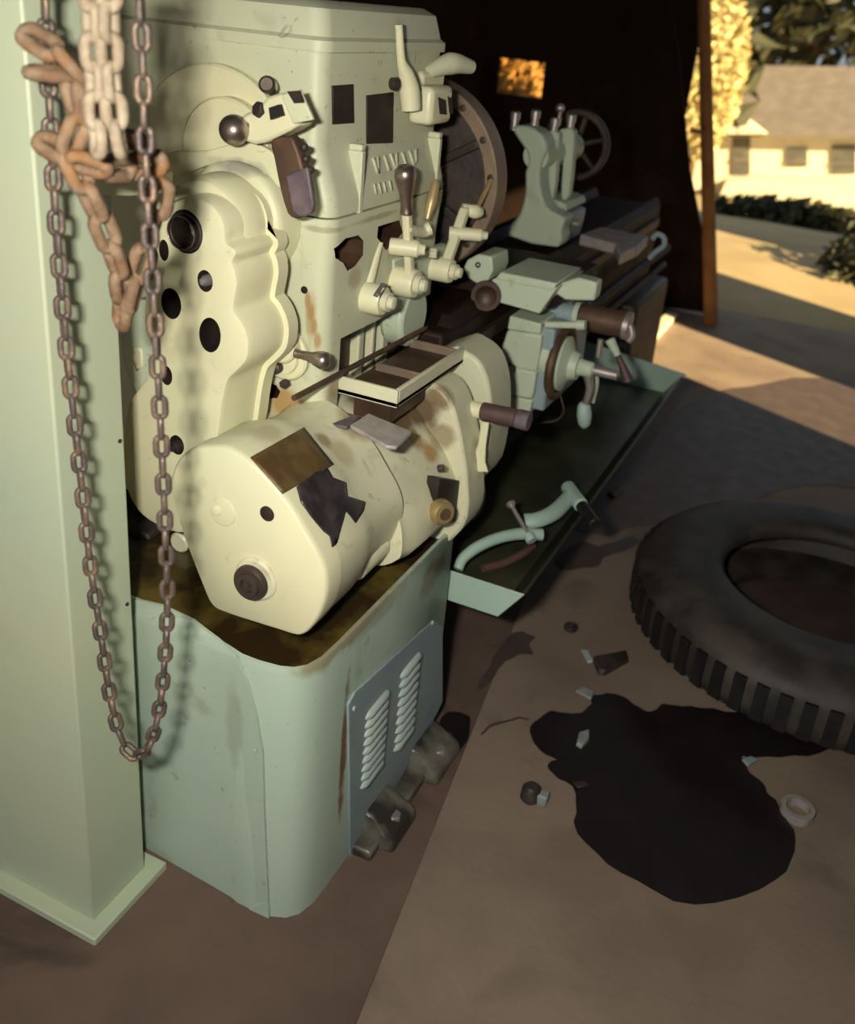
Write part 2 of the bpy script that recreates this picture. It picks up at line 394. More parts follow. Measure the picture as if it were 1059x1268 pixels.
# base cabinet
bo = [(-1.42, 1.15), (-1.06, 1.155), (-.93, 1.15), (-.85, 1.132), (-.79, 1.118), (-.755, 1.118), (-.715, 1.124), (-.69, 1.135), (-.672, 1.155), (-.662, 1.19), (-.66, 1.24), (-.66, 1.45), (-.66, 1.73), (-.68, 1.745), (-1.42, 1.745)]
def inset(P, d):
    n = len(P); out = []; c = Vector((sum(p[0] for p in P)/n, sum(p[1] for p in P)/n))
    for i in range(n):
        a, b, e = Vector(P[i-1]), Vector(P[i]), Vector(P[(i+1) % n])
        t = ((b-a).normalized()+(e-b).normalized()).normalized(); m = Vector((-t.y, t.x))
        out.append(b+m*d)
    return out
def zr(P, z): return [Vector((p[0], p[1], z)) for p in P]
bin1 = inset(bo, .010); bin2 = inset(bo, .014)
base = obj('base_cabinet', loft([zr(bo, .0), zr(bo, .575), zr(inset(bo, .003), .585), zr(bin1, .587), zr(bin2, .566)]), 'base_green', lathe, angle=.9)
obj('oil_tray', loft([zr(inset(bo, .0145), .55), zr(inset(bo, .0145), .5675)]), 'tray_oil', base)
# curved end door with its seam
ed_px = [(100, 742), (165, 742), (200, 750), (238, 768), (272, 794), (292, 815), (306, 845), (317, 885), (325, 935), (327, 1010), (333, 1142), (100, 1120)]
dm = B()
def door_pt(px, py, off):
    # follow the end of the cabinet
    p = YP(px, py, 1.12)
    for _ in range(3):
        y = None
        for a, b in zip(bo[:6], bo[1:7]):
            if a[0] <= p.x <= b[0]: y = a[1]+(b[1]-a[1])*(p.x-a[0])/(b[0]-a[0])
        y = 1.15 if y is None else y
        p = YP(px, py, y-off)
    return p
dens = []
for i in range(len(ed_px)):
    a, b = ed_px[i], ed_px[(i+1) % len(ed_px)]
    for k in range(5): dens.append((a[0]+(b[0]-a[0])*k/5, a[1]+(b[1]-a[1])*k/5))
fr = [door_pt(x, y, .006) for x, y in dens]; bk = [p+Vector((0, .0055, 0)) for p in fr]
A_ = [dm.verts.new(p) for p in fr]; Bk = [dm.verts.new(p) for p in bk]; n_ = len(A_)
for i in range(n_): dm.faces.new((A_[i], Bk[i], Bk[(i+1) % n_], A_[(i+1) % n_]))
for f in tessellate_polygon([[Vector((x, y, 0)) for x, y in dens]]): dm.faces.new([A_[i] for i in f])
door = obj('end_door', dm, 'base_green', base, angle=.5)
obj('door_screw', turn(door_pt(316, 929, .006), (0, -1, 0), [(0, .004), (.002, .004), (.003, .002)], 12), 'louver_green', door)
# louvered front panel
lp = [(429, 1012), (429, 872), (438, 853), (534, 767), (546, 772), (547, 800), (545, 868), (536, 890), (470, 968), (440, 1062)]
panel = obj('louver_panel', pX([(431, 1075), (428, 872), (437, 855), (534, 767), (546, 774), (546, 868), (538, 884)], -.660, -.654), 'panel_blue', base, bevel=.003)
p1, p2 = XP(455, 893, -.654), XP(480, 858, -.654)
def louver(y0, y1, zc):
    bm = B(); rings = []
    for k, (t, s) in enumerate(((0, .05), (.06, .6), (.16, 1), (.84, 1), (.94, .6), (1, .05))):
        y = y0+(y1-y0)*t; r = .0105*s
        rings.append([Vector((-.6545+max(0, math.sin(a))*r*1.0, y, zc+math.cos(a)*r*1.05)) for a in [math.pi*j/8 for j in range(9)]])
    return obj('louver', loft(rings, bm), 'louver_green', panel, angle=1.3)
cA0, cA1 = XP(452, 893, -.654), XP(482, 852, -.654)
cB0, cB1 = XP(495, 842, -.654), XP(521, 806, -.654)
zA0 = (cA0.z+cA1.z)/2; zA1 = XP(445, 978, -.654).z
zB0 = (cB0.z+cB1.z)/2; zB1 = XP(489, 928, -.654).z
for i in range(9): louver(cA0.y, cA1.y, zA0+(zA1-zA0)*i/8)
for i in range(9): louver(cB0.y, cB1.y, zB0+(zB1-zB0)*i/8)
for px in ((438, 877), (535, 771)):
    obj('panel_screw', turn(XP(px[0], px[1], -.654), (1, 0, 0), [(0, .005), (.003, .005), (.004, .003)], 12), 'louver_green', panel)
obj('base_flange', box(-.70, -.612, 1.33, 1.75, 0, .028), 'greasy', base, bevel=.006)
# greasy levelling feet
for (y0, y1) in ((1.36, 1.50), (1.58, 1.74)):
    ft = obj('levelling_foot', loft([[Vector(p) for p in ((-.68, y0, 0), (-.58, y0+.01, 0), (-.58, y1-.01, 0), (-.68, y1, 0))],
        [Vector(p) for p in ((-.68, y0, .035), (-.585, y0+.012, .03), (-.585, y1-.012, .03), (-.68, y1, .035))],
        [Vector(p) for p in ((-.68, y0+.02, .085), (-.64, y0+.03, .07), (-.64, y1-.03, .07), (-.68, y1-.02, .085))]]), 'greasy', base, bevel=.010, seg=3)
    hexnut((-.612, (y0+y1)/2, .03), (0, 0, 1), .017, .02, 'bright_steel', ft)

# lower gearbox with its end cover
GY = 1.17
gface = [(258, 552), (277, 553), (294, 561), (313, 575), (336, 599), (359, 627), (378, 659), (394, 687), (403, 712), (403, 738), (396, 761), (385, 778), (371, 788), (345, 781), (313, 771), (280, 760), (262, 750), (249, 722), (229, 670), (214, 622), (211, 594), (219, 570), (236, 556)]
go = [YP(x, y, GY) for x, y in cr(gface, 4)]
gc = Vector((-.83, 0, .74))
def gsec(s, y, dx=0, dz=0): return [Vector((gc.x+(p.x-gc.x)*s+dx, y, gc.z+(p.z-gc.z)*s+dz)) for p in go]
gcov = obj('gearbox_end_cover', loft([gsec(.965, GY), gsec(.99, GY+.003), gsec(1.0, GY+.012), gsec(1.0, GY+.05)]), 'cream', lathe, angle=.9)
gear1 = obj('gearbox_housing', loft([gsec(.985, GY+.05), gsec(.985, GY+.14), gsec(.95, GY+.165), gsec(.905, GY+.20), gsec(.89, GY+.26), gsec(.92, GY+.305)]), 'gearbox_cream', lathe, angle=.9)
# flange and the two drums behind
fl = [(470, 575), (447, 557), (459, 577), (480, 607), (493, 634), (499, 657), (499, 680), (493, 692)]
fo = [YP(x, y, 1.47) for x, y in fl[1:]]
fo = [(p.x, p.z) for p in fo]+[(-.72, .610), (-.85, .600), (-1.02, .62), (-1.05, .75), (-1.0, .86), (-.90, .885), (-.84, .880)]
fo = [tuple(q) for q in cr(fo, 3)]
def fsec(s, y, dx=0, dz=0): return [Vector((-.86+(x+.86)*s+dx, y, .74+(z-.74)*s+dz)) for x, z in fo]
gear2 = obj('gearbox_drum', loft([fsec(1.0, 1.465), fsec(1.0, 1.485), fsec(1.04, 1.50), fsec(1.06, 1.60), fsec(1.06, 1.715)]), 'gearbox_cream', lathe, angle=.9)
cap = obj('gearbox_casting', prism([Vector((x, 1.42, z)) for x, z in ((-1.02, .62), (-.86, .62), (-.80, .74), (-.80, .82), (-.84, .872), (-1.02, .88))], (0, .08, 0)), 'gearbox_cream', gear2, bevel=.012)
h3 = [(505, 476), (528, 474), (546, 482), (559, 500), (568, 530), (574, 562), (578, 595), (578, 640), (560, 668), (520, 690), (470, 690), (470, 520)]
gear3 = obj('gearbox_arch', pY(h3, 1.70, 1.80, 3), 'gearbox_cream', lathe, bevel=.008)
h4 = [(555, 432), (577, 436), (596, 452), (606, 482), (608, 520), (604, 560), (590, 600), (540, 620), (500, 600), (500, 470)]
gear4 = obj('gearbox_rear_drum', pY(h4, 1.84, 1.97, 3), 'green_head', lathe, bevel=.008)
gear5 = obj('gearbox_neck', cyl((-.80, 1.78, .80), (-.80, 1.86, .80), .085, seg=32), 'gearbox_cream', gear4)
# notch with brass plug
obj('notch_plate', pX([(529, 588), (562, 592), (565, 600), (563, 640), (528, 646), (526, 612)], -.676, -.648), 'dark', gear2, bevel=.002)
pk = XP(547, 634, -.636)
bk_ = obj('brass_plug', turn(pk, (.82, -.57, .12), [(-.01, .026), (0, .026), (.008, .025), (.014, .021), (.015, .011), (.006, .010), (.006, 0)], 28), 'brass', gear2)
obj('plug_bore', turn(pk+Vector((.82, -.57, .12))*.0145, (.82, -.57, .12), [(0, .013), (.0015, .012), (.0015, 0)], 20), 'rust_iron', bk_)
obj('cover_disc', turn(XP(582, 618, -.69), (1, 0, 0), [(0, .045), (.02, .045), (.026, .035), (.027, 0)], 30), 'cast_dark', gear3)
hexnut(XP(543, 580, -.66), (1, 0, .4), .008, .012, 'steel', gear2)
obj('rear_casting', pY([(150, 686), (234, 698), (240, 724), (150, 712)], 1.34, 1.44), 'amber_stain', base, bevel=.006)
obj('rear_casting', pY([(150, 655), (182, 662), (186, 690), (178, 722), (150, 718)], 1.36, 1.42, 2), 'cast_dark', base, bevel=.006)
obj('rear_plug', turn(YP(222, 672, 1.36), (0, -1, 0), [(-.05, .022), (0, .022), (.004, .018), (.004, 0)], 24), 'gearbox_cream', base)
# details on the end cover
def onY(px, py, y): return YP(px, py, y)
obj('cast_boss', turn(onY(276, 634, GY), (0, -1, 0), [(-.002, .026), (.0025, .025), (.0035, .022)], 36), 'cream', gcov)
obj('cast_boss', turn(onY(268, 632, GY-.003), (0, -1, 0), [(-.002, .010), (.002, .009), (.003, .006)], 24), 'cream', gcov)
obj('plug_hole', turn(onY(331, 636, GY), (0, -1, 0), [(-.001, .0135), (.0012, .0135), (.0016, .0125), (.0016, 0)], 28), 'dark', gcov)
st = obj('shaft_boss', turn(onY(318, 716, GY), (0, -1, 0), [(-.002, .041), (.004, .040), (.007, .036), (.007, .034)], 40), 'gearbox_cream', gcov)
obj('shaft_end', turn(onY(314, 719, GY-.002), (0, -1, 0), [(0, .033), (.012, .032), (.016, .029), (.016, .022), (.022, .021), (.022, .013), (.014, .012), (.014, .004), (.02, .003), (.02, 0)], 36), 'cast_dark', gcov)
lob = obj('lower_boss', cyl(Vector((-.712, 1.46, .668)), Vector((-.712, 1.36, .660)), .030, .027), 'gearbox_cream', gear1, bevel=.006)
for (x_, z_) in ((-.735, .80), (-.712, .757)):
    obj('cast_fin', prism([(x_-.03, 1.35, z_-.012), (x_+.022, 1.35, z_+.004), (x_+.022, 1.35, z_+.012), (x_-.03, 1.35, z_+.010)], (0, .12, 0)), 'gearbox_cream', gear1, bevel=.004)
# loose plates and stains on the housings
decal('name_plate', [(310, 567), (376, 530), (413, 576), (350, 612)], [gear1, gcov], 'brown_plate', gear1, .002, label='bare brown name plate')
decal('torn_lining', [(367, 603), (390, 585), (405, 580), (412, 592), (428, 598), (430, 615), (452, 622), (450, 632), (440, 648), (434, 640), (428, 633), (420, 634), (414, 640), (411, 650), (417, 672), (411, 678), (408, 664), (400, 658), (385, 640), (372, 622)], [gear1, gcov, lob], 'black_film', gear1, .002, label='torn black patch')
# upper change-gear cover (the tall cover with round openings)
UY = 1.27
uo = [(204, 256), (225, 244), (244, 244), (261, 252), (273, 266), (279, 284), (280, 300), (289, 306), (293, 315), (288, 326), (292, 337), (294, 353), (291, 372), (290, 386), (299, 398), (307, 417), (308, 436), (304, 450), (292, 463), (283, 472), (278, 488), (274, 512), (270, 545), (262, 580), (250, 640), (228, 662), (200, 655), (175, 640), (158, 615), (150, 580), (152, 530), (158, 498), (170, 480), (182, 460), (184, 430), (176, 400), (178, 360), (186, 320), (192, 284)]
uq = cr(uo, 3); uP = [YP(p[0], p[1], UY) for p in uq]
def offset_loop(P, d):
    out = []; n = len(P); ar = sum(P[i].x*P[(i+1) % n].z-P[(i+1) % n].x*P[i].z for i in range(n)); sg = 1 if ar > 0 else -1
    for i in range(n):
        t = (P[(i+1) % n]-P[i-1]).normalized(); out.append(P[i]+Vector((t.z*sg, 0, -t.x*sg))*d)
    return out
def ush(P, y): return [Vector((p.x, y, p.z)) for p in P]
um = loft([ush(offset_loop(uP, -.012), UY), ush(offset_loop(uP, -.004), UY+.003), ush(uP, UY+.012), ush(uP, UY+.105)])
ucov = obj('change_gear_cover', um, 'cream', lathe, angle=.8)
def holeY(px, py, rx, rz, y0, y1, tilt=0):
    c = YP(px, py, y0); n = 32
    P = []
    for i in range(n):
        a = 2*math.pi*i/n; x, z = rx*math.cos(a), rz*math.sin(a)
        P.append(c+Vector((x*math.cos(tilt)-z*math.sin(tilt), -.02, x*math.sin(tilt)+z*math.cos(tilt))))
    return prism(P, (0, y1-y0+.02, 0))
cut(ucov, [holeY(230, 287, .034, .036, UY, UY+.06), holeY(254, 348, .0155, .0185, UY, UY+.05), holeY(212, 376, .021, .027, UY, UY+.07),
           holeY(260, 415, .022, .031, UY, UY+.07, -.12), holeY(206, 465, .013, .018, UY, UY+.05), holeY(203, 310, .010, .018, UY, UY+.05), holeY(219, 551, .016, .019, UY, UY+.05)], 'dark')
spc = YP(230, 287, UY)
obj('spindle_bore', ringY((spc.x, spc.z), .0335, .027, UY-.004, UY+.05, 48), 'cast_dark', ucov, bevel=.002)
obj('bore_lip', ringY((spc.x-.003, spc.z-.001), .028, .0258, UY-.010, UY+.02, 48), 'steel', ucov, bevel=.0008)
p_ = YP(260, 346, UY+.03); obj('shaft_tip', turn(p_, (0, -1, 0), [(0, .010), (.018, .009), (.024, .005), (.025, 0)], 20), 'bright_steel', ucov)
p_ = YP(221, 552, UY+.02); obj('shaft_tip', turn(p_, (0, -1, 0), [(0, .012), (.012, .011), (.012, .006), (.02, .005), (.02, 0)], 20), 'cast_dark', ucov)
SPX, SPZ = spc.x, spc.z
obj('cover_drum', turn((SPX, UY+.10, SPZ), (0, 1, 0), [(-.055, .076), (-.045, .083), (0, .085), (.012, .085)], 64), 'cream', ucov, angle=.9)
cfl = ush(offset_loop(uP, .010), UY+.105)
obj('cover_flange', loft([cfl, ush(cfl, UY+.135)]), 'cream', ucov, bevel=.004, angle=.8)
obj('rear_drum', turn((SPX, UY+.125, SPZ), (0, 1, 0), [(-.004, .092), (.0, .098), (.01, .102), (.075, .104)], 64), 'cream', ucov, angle=.9)
obj('cover_wing', pY([(152, 385), (180, 372), (196, 420), (196, 470), (175, 492), (160, 470), (151, 430)], UY+.06, UY+.10, 3), 'green', ucov, bevel=.004)
decal('paper_tag', [(166, 428), (176, 432), (178, 452), (170, 460), (163, 444)], [ucov]+[c for c in ucov.children], 'cream', ucov, .001)

# headstock
HX0, HX1, HY0, HY1, HZ = -1.42, -.846, 1.46, 1.94, 1.268
HXU = -.874
def rrect(x0, x1, y0, y1, r, n=5):
    out = []
    for cx, cy, a0 in ((x1-r, y1-r, 0), (x0+r, y1-r, 90), (x0+r, y0+r, 180), (x1-r, y0+r, 270)):
        for k in range(n+1):
            a = math.radians(a0+90*k/n); out.append((cx+r*math.cos(a), cy+r*math.sin(a)))
    return out
hr = rrect(HX0, HX1, HY0, HY1, .028)
head = obj('headstock', loft([zr(hr, HZ), zr(hr, 1.285), zr(rrect(HX0, HX1-.002, HY0, HY1, .028), 1.30), zr(rrect(HX0, HXU+.003, HY0, HY1, .028), 1.365), zr(rrect(HX0, HXU, HY0, HY1, .028), 1.38), zr(rrect(HX0, HXU, HY0, HY1, .028), 1.535)]), 'green_head', lathe, angle=.9)
low = obj('headstock_lower', loft([zr(rrect(HX0, HX1-.004, HY0, HY1, .03), .60), zr(rrect(HX0, HX1-.002, HY0, HY1, .03), 1.18), zr(rrect(HX0, HX1+.003, HY0-.002, HY1, .03), 1.235), zr(rrect(HX0, HX1+.004, HY0-.003, HY1, .03), HZ-.003)]), 'green_head', lathe, angle=.9)
def polyX(px, x0, x1): return pX(px, x0, x1)
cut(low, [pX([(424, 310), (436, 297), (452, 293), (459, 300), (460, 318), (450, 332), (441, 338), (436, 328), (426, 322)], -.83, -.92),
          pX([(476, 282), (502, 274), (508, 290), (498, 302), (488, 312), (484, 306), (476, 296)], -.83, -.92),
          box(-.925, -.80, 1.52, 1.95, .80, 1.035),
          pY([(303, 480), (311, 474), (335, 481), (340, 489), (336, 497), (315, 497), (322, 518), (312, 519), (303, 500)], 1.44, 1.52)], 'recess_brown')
lid = obj('headstock_lid', loft([zr(rrect(HX0-.006, HXU+.008, HY0-.008, HY1+.006, .03), 1.535), zr(rrect(HX0-.006, HXU+.008, HY0-.008, HY1+.006, .03), 1.552), zr(rrect(HX0, HXU, HY0, HY1, .03), 1.558), zr(rrect(HX0+.01, HXU-.01, HY0+.01, HY1-.01, .03), 1.60), zr(rrect(HX0+.03, HXU-.03, HY0+.03, HY1-.03, .03), 1.612)]), 'green_head', head, angle=.6)
hexnut((-1.0, HY0+.03, 1.61), (0, 0, 1), .012, .012, 'cast_dark', lid)
endp = head; end2 = low
def discY(px, py, r, y0, y1, m, parent, name, edge=.004):
    c = YP(px, py, y1); L = y0-y1
    return obj(name, turn((c.x, y0, c.z), (0, -1, 0), [(0, r), (L-edge, r), (L, r-edge)], 64), m, parent, angle=.7)
d1 = discY(262, 200, .163, 1.455, 1.436, 'cream', endp, 'end_ring')
d2 = discY(277, 188, .090, 1.438, 1.412, 'cream', endp, 'end_boss')
# shift quadrant and its bracket
q = obj('shift_quadrant', pY([(212, 190), (235, 186), (262, 186), (300, 176), (330, 180), (350, 196), (358, 222), (352, 232), (338, 216), (318, 204), (290, 198), (262, 204), (225, 218), (212, 214)], 1.410, 1.395, 2), 'grey_plate', endp, bevel=.002)
q.data.materials[0] = MATS['cream']
br = lathe
brk = obj('shift_bracket', pY([(322, 140), (340, 132), (352, 118), (372, 113), (380, 128), (391, 152), (378, 160), (352, 172), (336, 176), (318, 170), (308, 162), (318, 152)], 1.395, 1.345, 0), 'cream', endp, bevel=.006)
obj('bracket_cap', pY([(351, 117), (374, 110), (391, 148), (366, 153)], 1.343, 1.335), 'green_head', brk, bevel=.002)
obj('square_hole', pY([(357, 113), (372, 112), (378, 127), (366, 128)], 1.336, 1.332), 'dark', brk)
obj('square_hole', pY([(338, 133), (350, 129), (354, 143), (340, 148)], 1.346, 1.334), 'dark', brk)
hexnut(YP(329, 138, 1.36), (-.3, -1, .2), .013, .02, 'cast_dark', brk)
obj('bolt_head', turn(YP(334, 108, 1.42), (.4, -1, .3), [(0, .014), (.022, .014), (.026, .010), (.026, 0)], 20), 'steel', brk)
obj('dark_plug', turn(YP(221, 198, 1.415), (0, -1, 0), [(0, .012), (.01, .012), (.012, .008)], 16), 'cast_dark', endp)
arm = obj('shift_arm', pY([(346, 172), (366, 168), (374, 172), (386, 210), (392, 252), (388, 264), (376, 268), (366, 262), (357, 232), (350, 196)], 1.375, 1.350, 2), 'rust_iron', endp, bevel=.004)
obj('arm_guard', pY([(357, 216), (384, 206), (392, 252), (388, 264), (376, 268), (366, 262)], 1.349, 1.340, 0), 'purple_plate', arm, bevel=.003)
for p in ((375, 182), (377, 196), (382, 210)): obj('detent', turn(YP(p[0], p[1], 1.36), (1, -.4, 0), [(0, .006), (.008, .006), (.010, .003)], 12), 'cast_dark', arm)
a0 = YP(322, 153, 1.365); a1 = YP(303, 156, 1.345)
shl = obj('ball_lever', cyl(a0, a1, .0075), 'steel', endp)
obj('ball_knob', turn(YP(290, 161, 1.335)-Vector((0, 0, 0)), (0, -1, 0), [(-.0245+.0245*(1-math.cos(math.pi*i/12)), max(0, .0245*math.sin(math.pi*i/12))) for i in range(13)], 28), 'steel', shl, angle=2)
# hub and handle below
hb = obj('shifter_flange', turn((lambda c: Vector((c.x, 1.455, c.z)))(YP(350, 440, 1.44)), (0, -1, 0), [(0, .050), (.010, .050), (.014, .046), (.015, .036), (.022, .034)], 48), 'cream', low, angle=.5)
obj('shifter_hub', turn((lambda c: Vector((c.x, 1.44, c.z)))(YP(340, 434, 1.40)), (0, -1, 0), [(0, .030), (.02, .030), (.024, .026), (.024, .018), (.04, .017), (.043, .012), (.043, 0)], 36), 'cream', hb, angle=.5)
for p in ((329, 409), (355, 474)): hexnut(YP(p[0], p[1], 1.442), (0, -1, 0), .009, .014, 'cast_dark', hb)
obj('shifter_plug', turn(YP(344, 454, 1.43), (0, -1, 0), [(0, .012), (.012, .011), (.015, .007), (.015, 0)], 20), 'cast_dark', hb)
k0 = YP(366, 437, 1.40); knob(k0, (1, 0, -.02), .072, .0165, .0075, 'steel', hb)
# rail and tool tray
rl = obj('tray_rail', cyl(XP(364, 493, -.836), (-.836, 1.88, XP(515, 413, -.836).z), .0055, seg=12), 'rust_iron', lathe)
tc = [ZP(428, 462, .955), ZP(489, 484, .955), ZP(577, 434, .955), ZP(515, 413, .955)]
tx0, tx1, ty0, ty1 = -.853, -.724, 1.525, 1.845
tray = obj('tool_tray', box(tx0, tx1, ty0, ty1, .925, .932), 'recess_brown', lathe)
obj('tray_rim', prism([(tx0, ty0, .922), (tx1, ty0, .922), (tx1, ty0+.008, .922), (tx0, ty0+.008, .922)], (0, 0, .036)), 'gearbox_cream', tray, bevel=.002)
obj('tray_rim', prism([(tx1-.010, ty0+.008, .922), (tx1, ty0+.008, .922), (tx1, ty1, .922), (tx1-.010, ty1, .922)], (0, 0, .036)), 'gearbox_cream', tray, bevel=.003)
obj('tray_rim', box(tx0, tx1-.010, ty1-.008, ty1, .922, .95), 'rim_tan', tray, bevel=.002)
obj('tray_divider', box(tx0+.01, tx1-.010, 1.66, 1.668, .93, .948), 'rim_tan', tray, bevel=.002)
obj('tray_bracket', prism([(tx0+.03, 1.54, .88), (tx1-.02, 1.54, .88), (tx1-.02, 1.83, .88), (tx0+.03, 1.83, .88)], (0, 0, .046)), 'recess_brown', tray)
# ribs in the dark recess
for (ya, yb, m) in ((1.545, 1.565, 'green_head'), (1.70, 1.725, 'gearbox_cream'), (1.76, 1.775, 'gearbox_cream'), (1.81, 1.84, 'green_head')):
    obj('recess_rib', box(-.93, -.905, ya, yb, .80, 1.04), m, low, bevel=.004)
for (ya, yb) in ((1.528, 1.543), (1.578, 1.585)): obj('rust_strip', box(-.93, -.908, ya, yb, .80, 1.04), 'rust_streak', low)
obj('recess_drum', cyl((-.90, 1.84, 1.0), (-.845, 1.84, 1.0), .066, seg=36), 'green', low, bevel=.01)
# plates, lugs and cast lettering on the headstock front
obj('name_plate', pX([(410, 106), (436, 104), (437, 152), (411, 154)], HXU-.0005, HXU+.003), 'dark', head, bevel=.001)
obj('name_plate', pX([(453, 118), (486, 114), (485, 177), (453, 178)], HXU-.0005, HXU+.003), 'dark', head, bevel=.001)
def wedge(px, zt_px, zb_px, w=.013):
    t = XP(px, zt_px, HX1); b = XP(px, zb_px, HX1)
    o = obj('cast_lug', prism([(HXU-.004, t.y, t.z), (HX1+.002, t.y, t.z), (HX1+.002, t.y, b.z), (HX1-.004, t.y, b.z)], (0, w, 0)), 'green_head', head, bevel=.002)
    obj('lug_cap', box(HXU+.002, HX1+.001, t.y-.002, t.y+w+.002, t.z, t.z+.012), 'green_head', o, bevel=.003)
wedge(448, 188, 266); wedge(544, 172, 236)
letters = [(460, 196, 1), (466, 195, 0), (474, 193, 1), (482, 191, 1), (489, 190, 0), (496, 189, 1), (505, 187, 1), (513, 185, 0)]
for i, (x, y, sl_) in enumerate(letters):
    h = 20-i*.4
    decal('cast_letter', [(x, y), (x+3, y-.6), (x+3+sl_*6, y+h-.8), (x+sl_*6, y+h)], [head], 'green_head', head, .003)
for i, (x, y) in enumerate(((462, 228), (468, 227), (474, 226), (481, 224))):
    decal('cast_letter', [(x, y), (x+2.4, y-.5), (x+5, y+12), (x+3, y+12.6)], [head], 'green_head', head, .002)
# switch box with lever at the spindle end
sb = YP(535, 130, 1.775); s0 = YP(497, 104, 1.775); s1 = YP(535, 157, 1.775)
sbx = obj('switch_box', box(-.868, sb.x, 1.775, 1.875, s1.z, YP(535, 108, 1.775).z), 'cream', head, bevel=.012, seg=3)
for p, w in (((547, 132), 5), ((557, 131), 3)):
    obj('box_slot', pX([(p[0]-w, p[1]-12), (p[0]+w-1, p[1]-8), (p[0]+w, p[1]+10), (p[0]-w+2, p[1]+9)], sb.x-.001, sb.x+.0015), 'dark', sbx)
lv = obj('switch_lever', tube([XP(509, 136, -.838), XP(507, 112, -.842), XP(503, 92, -.845), XP(497, 74, -.848), XP(494, 30, -.85)], [.019, .020, .015, .008, .007], 16), 'cream', sbx)
obj('lever_pivot', turn(XP(492, 104, -.85), (-.6, -1, 0), [(0, .012), (.012, .011), (.015, .006)], 16), 'cast_dark', lv)
cn = obj('top_handle', tube([(-.875, 1.86, 1.495), (-.85, 1.92, 1.515), (-.83, 1.98, 1.51)], [.012, .022, .014], 18), 'green_head', sbx)
obj('top_bracket', box(-.93, -.862, 1.82, 1.93, 1.46, 1.50), 'cream', sbx, bevel=.01)
# levers on the headstock front
def bossX(px, py, x, r, L, m='cream', parent=low, name='lever_boss'):
    c = XP(px, py, x)
    o = obj(name, turn((x-L, c.y, c.z), (1, 0, 0), [(0, r*1.02), (.004, r), (L-.006, r), (L, r*.9)], 32), m, parent, angle=.6)
    obj('boss_end', turn((x, c.y, c.z), (1, 0, 0), [(0, r*.62), (.012, r*.62), (.012, r*.45), (.022, r*.40), (.024, r*.2), (.024, 0)], 20), 'gearbox_cream', o)
    obj('rust_ring', turn((x-L*.72, c.y, c.z), (1, 0, 0), [(0, r*1.01), (.002, r*1.035), (.005, r*1.01)], 32), 'rust_streak', o)
    return o, c
b1, c1 = bossX(476, 373, -.808, .030, .075); b2, c2 = bossX(516, 352, -.800, .030, .075); b3, c3 = bossX(560, 336, -.800, .027, .085)
decal('label_patch', [(462, 366), (473, 350), (480, 352), (470, 370)], [b1], 'purple_plate', b1, .001)
# tall lever with steel knob
Lx = -.815
l0 = Vector((Lx, c2.y, c2.z)); lt = XP(504, 264, Lx); lt = Vector((Lx, lt.y, lt.z))
la = obj('gear_lever', loft([[p+o for o in (Vector((-.008, -.010, 0)), Vector((.008, -.010, 0)), Vector((.008, .010, 0)), Vector((-.008, .010, 0)))] for p in (l0, l0.lerp(lt, .5), lt)]), 'cream', low, bevel=.004)
knob(lt, lt-l0, .098, .0215, .0115, 'steel', la)
hc = XP(522, 287, Lx); obj('lever_arm', tube([XP(504, 284, Lx), hc, XP(532, 283, Lx+.01)], [.010, .012, .014], 12), 'cream', la)
obj('lever_hub', turn(XP(500, 308, Lx)-Vector((.03, 0, 0)), (1, .35, 0), [(0, .017), (.055, .017), (.06, .012), (.07, .010)], 20), 'cream', la)
hexnut(XP(531, 313, Lx-.01), (1, .3, 0), .012, .018, 'gearbox_cream', la)
# lever of the near boss
n0 = Vector((-.85, c1.y, c1.z+.01)); n1 = XP(470, 300, -.85)
obj('short_lever', tube([n0, n0.lerp(n1, .5), n1], [.013, .011, .008], 12, sy=.8), 'cream', low)
# spindle-end lever with tan rod
m0 = Vector((-.815, c3.y-.01, c3.z)); m1 = XP(577, 256, -.815); m1.x = -.815
ml = obj('feed_lever', loft([[p+o*s for o in (Vector((-.010, -.012, 0)), Vector((.010, -.012, 0)), Vector((.010, .012, 0)), Vector((-.010, .012, 0)))] for p, s in ((m0, 1.), (m0.lerp(m1, .55), 1.1), (m1, 1.))]), 'cream', low, bevel=.004)
obj('lever_fork', tube([m1-Vector((.01, 0, .006)), XP(588, 262, -.80), XP(594, 263, -.795)], [.012, .016, .012], 14), 'cream', ml)
obj('fork_boss', turn(XP(556, 288, -.83), (1, .5, 0), [(0, .014), (.07, .014), (.075, .010), (.085, .008)], 18), 'cream', ml)
r0 = XP(592, 256, -.795); r1 = XP(617, 206, -.795)
obj('tan_rod', tube([r0, r0.lerp(r1, .5), r1], [.005, .006, .0075], 12), 'tan_handle', ml)
t0 = XP(529, 272, -.83); t1 = XP(541, 222, -.83)
obj('tan_grip', tube([t0, t0.lerp(t1, .45), t0.lerp(t1, .85), t1], [.006, .012, .009, .003], 14), 'tan_handle', low)
obj('valve_block', box(-.868, -.84, c2.y+.03, c2.y+.09, c2.z+.02, c2.z+.085), 'green', low, bevel=.006)
obj('lever_shelf', pX([(478, 320), (545, 300), (548, 330), (530, 345), (480, 350)], -.862, -.845), 'green', low, bevel=.004)
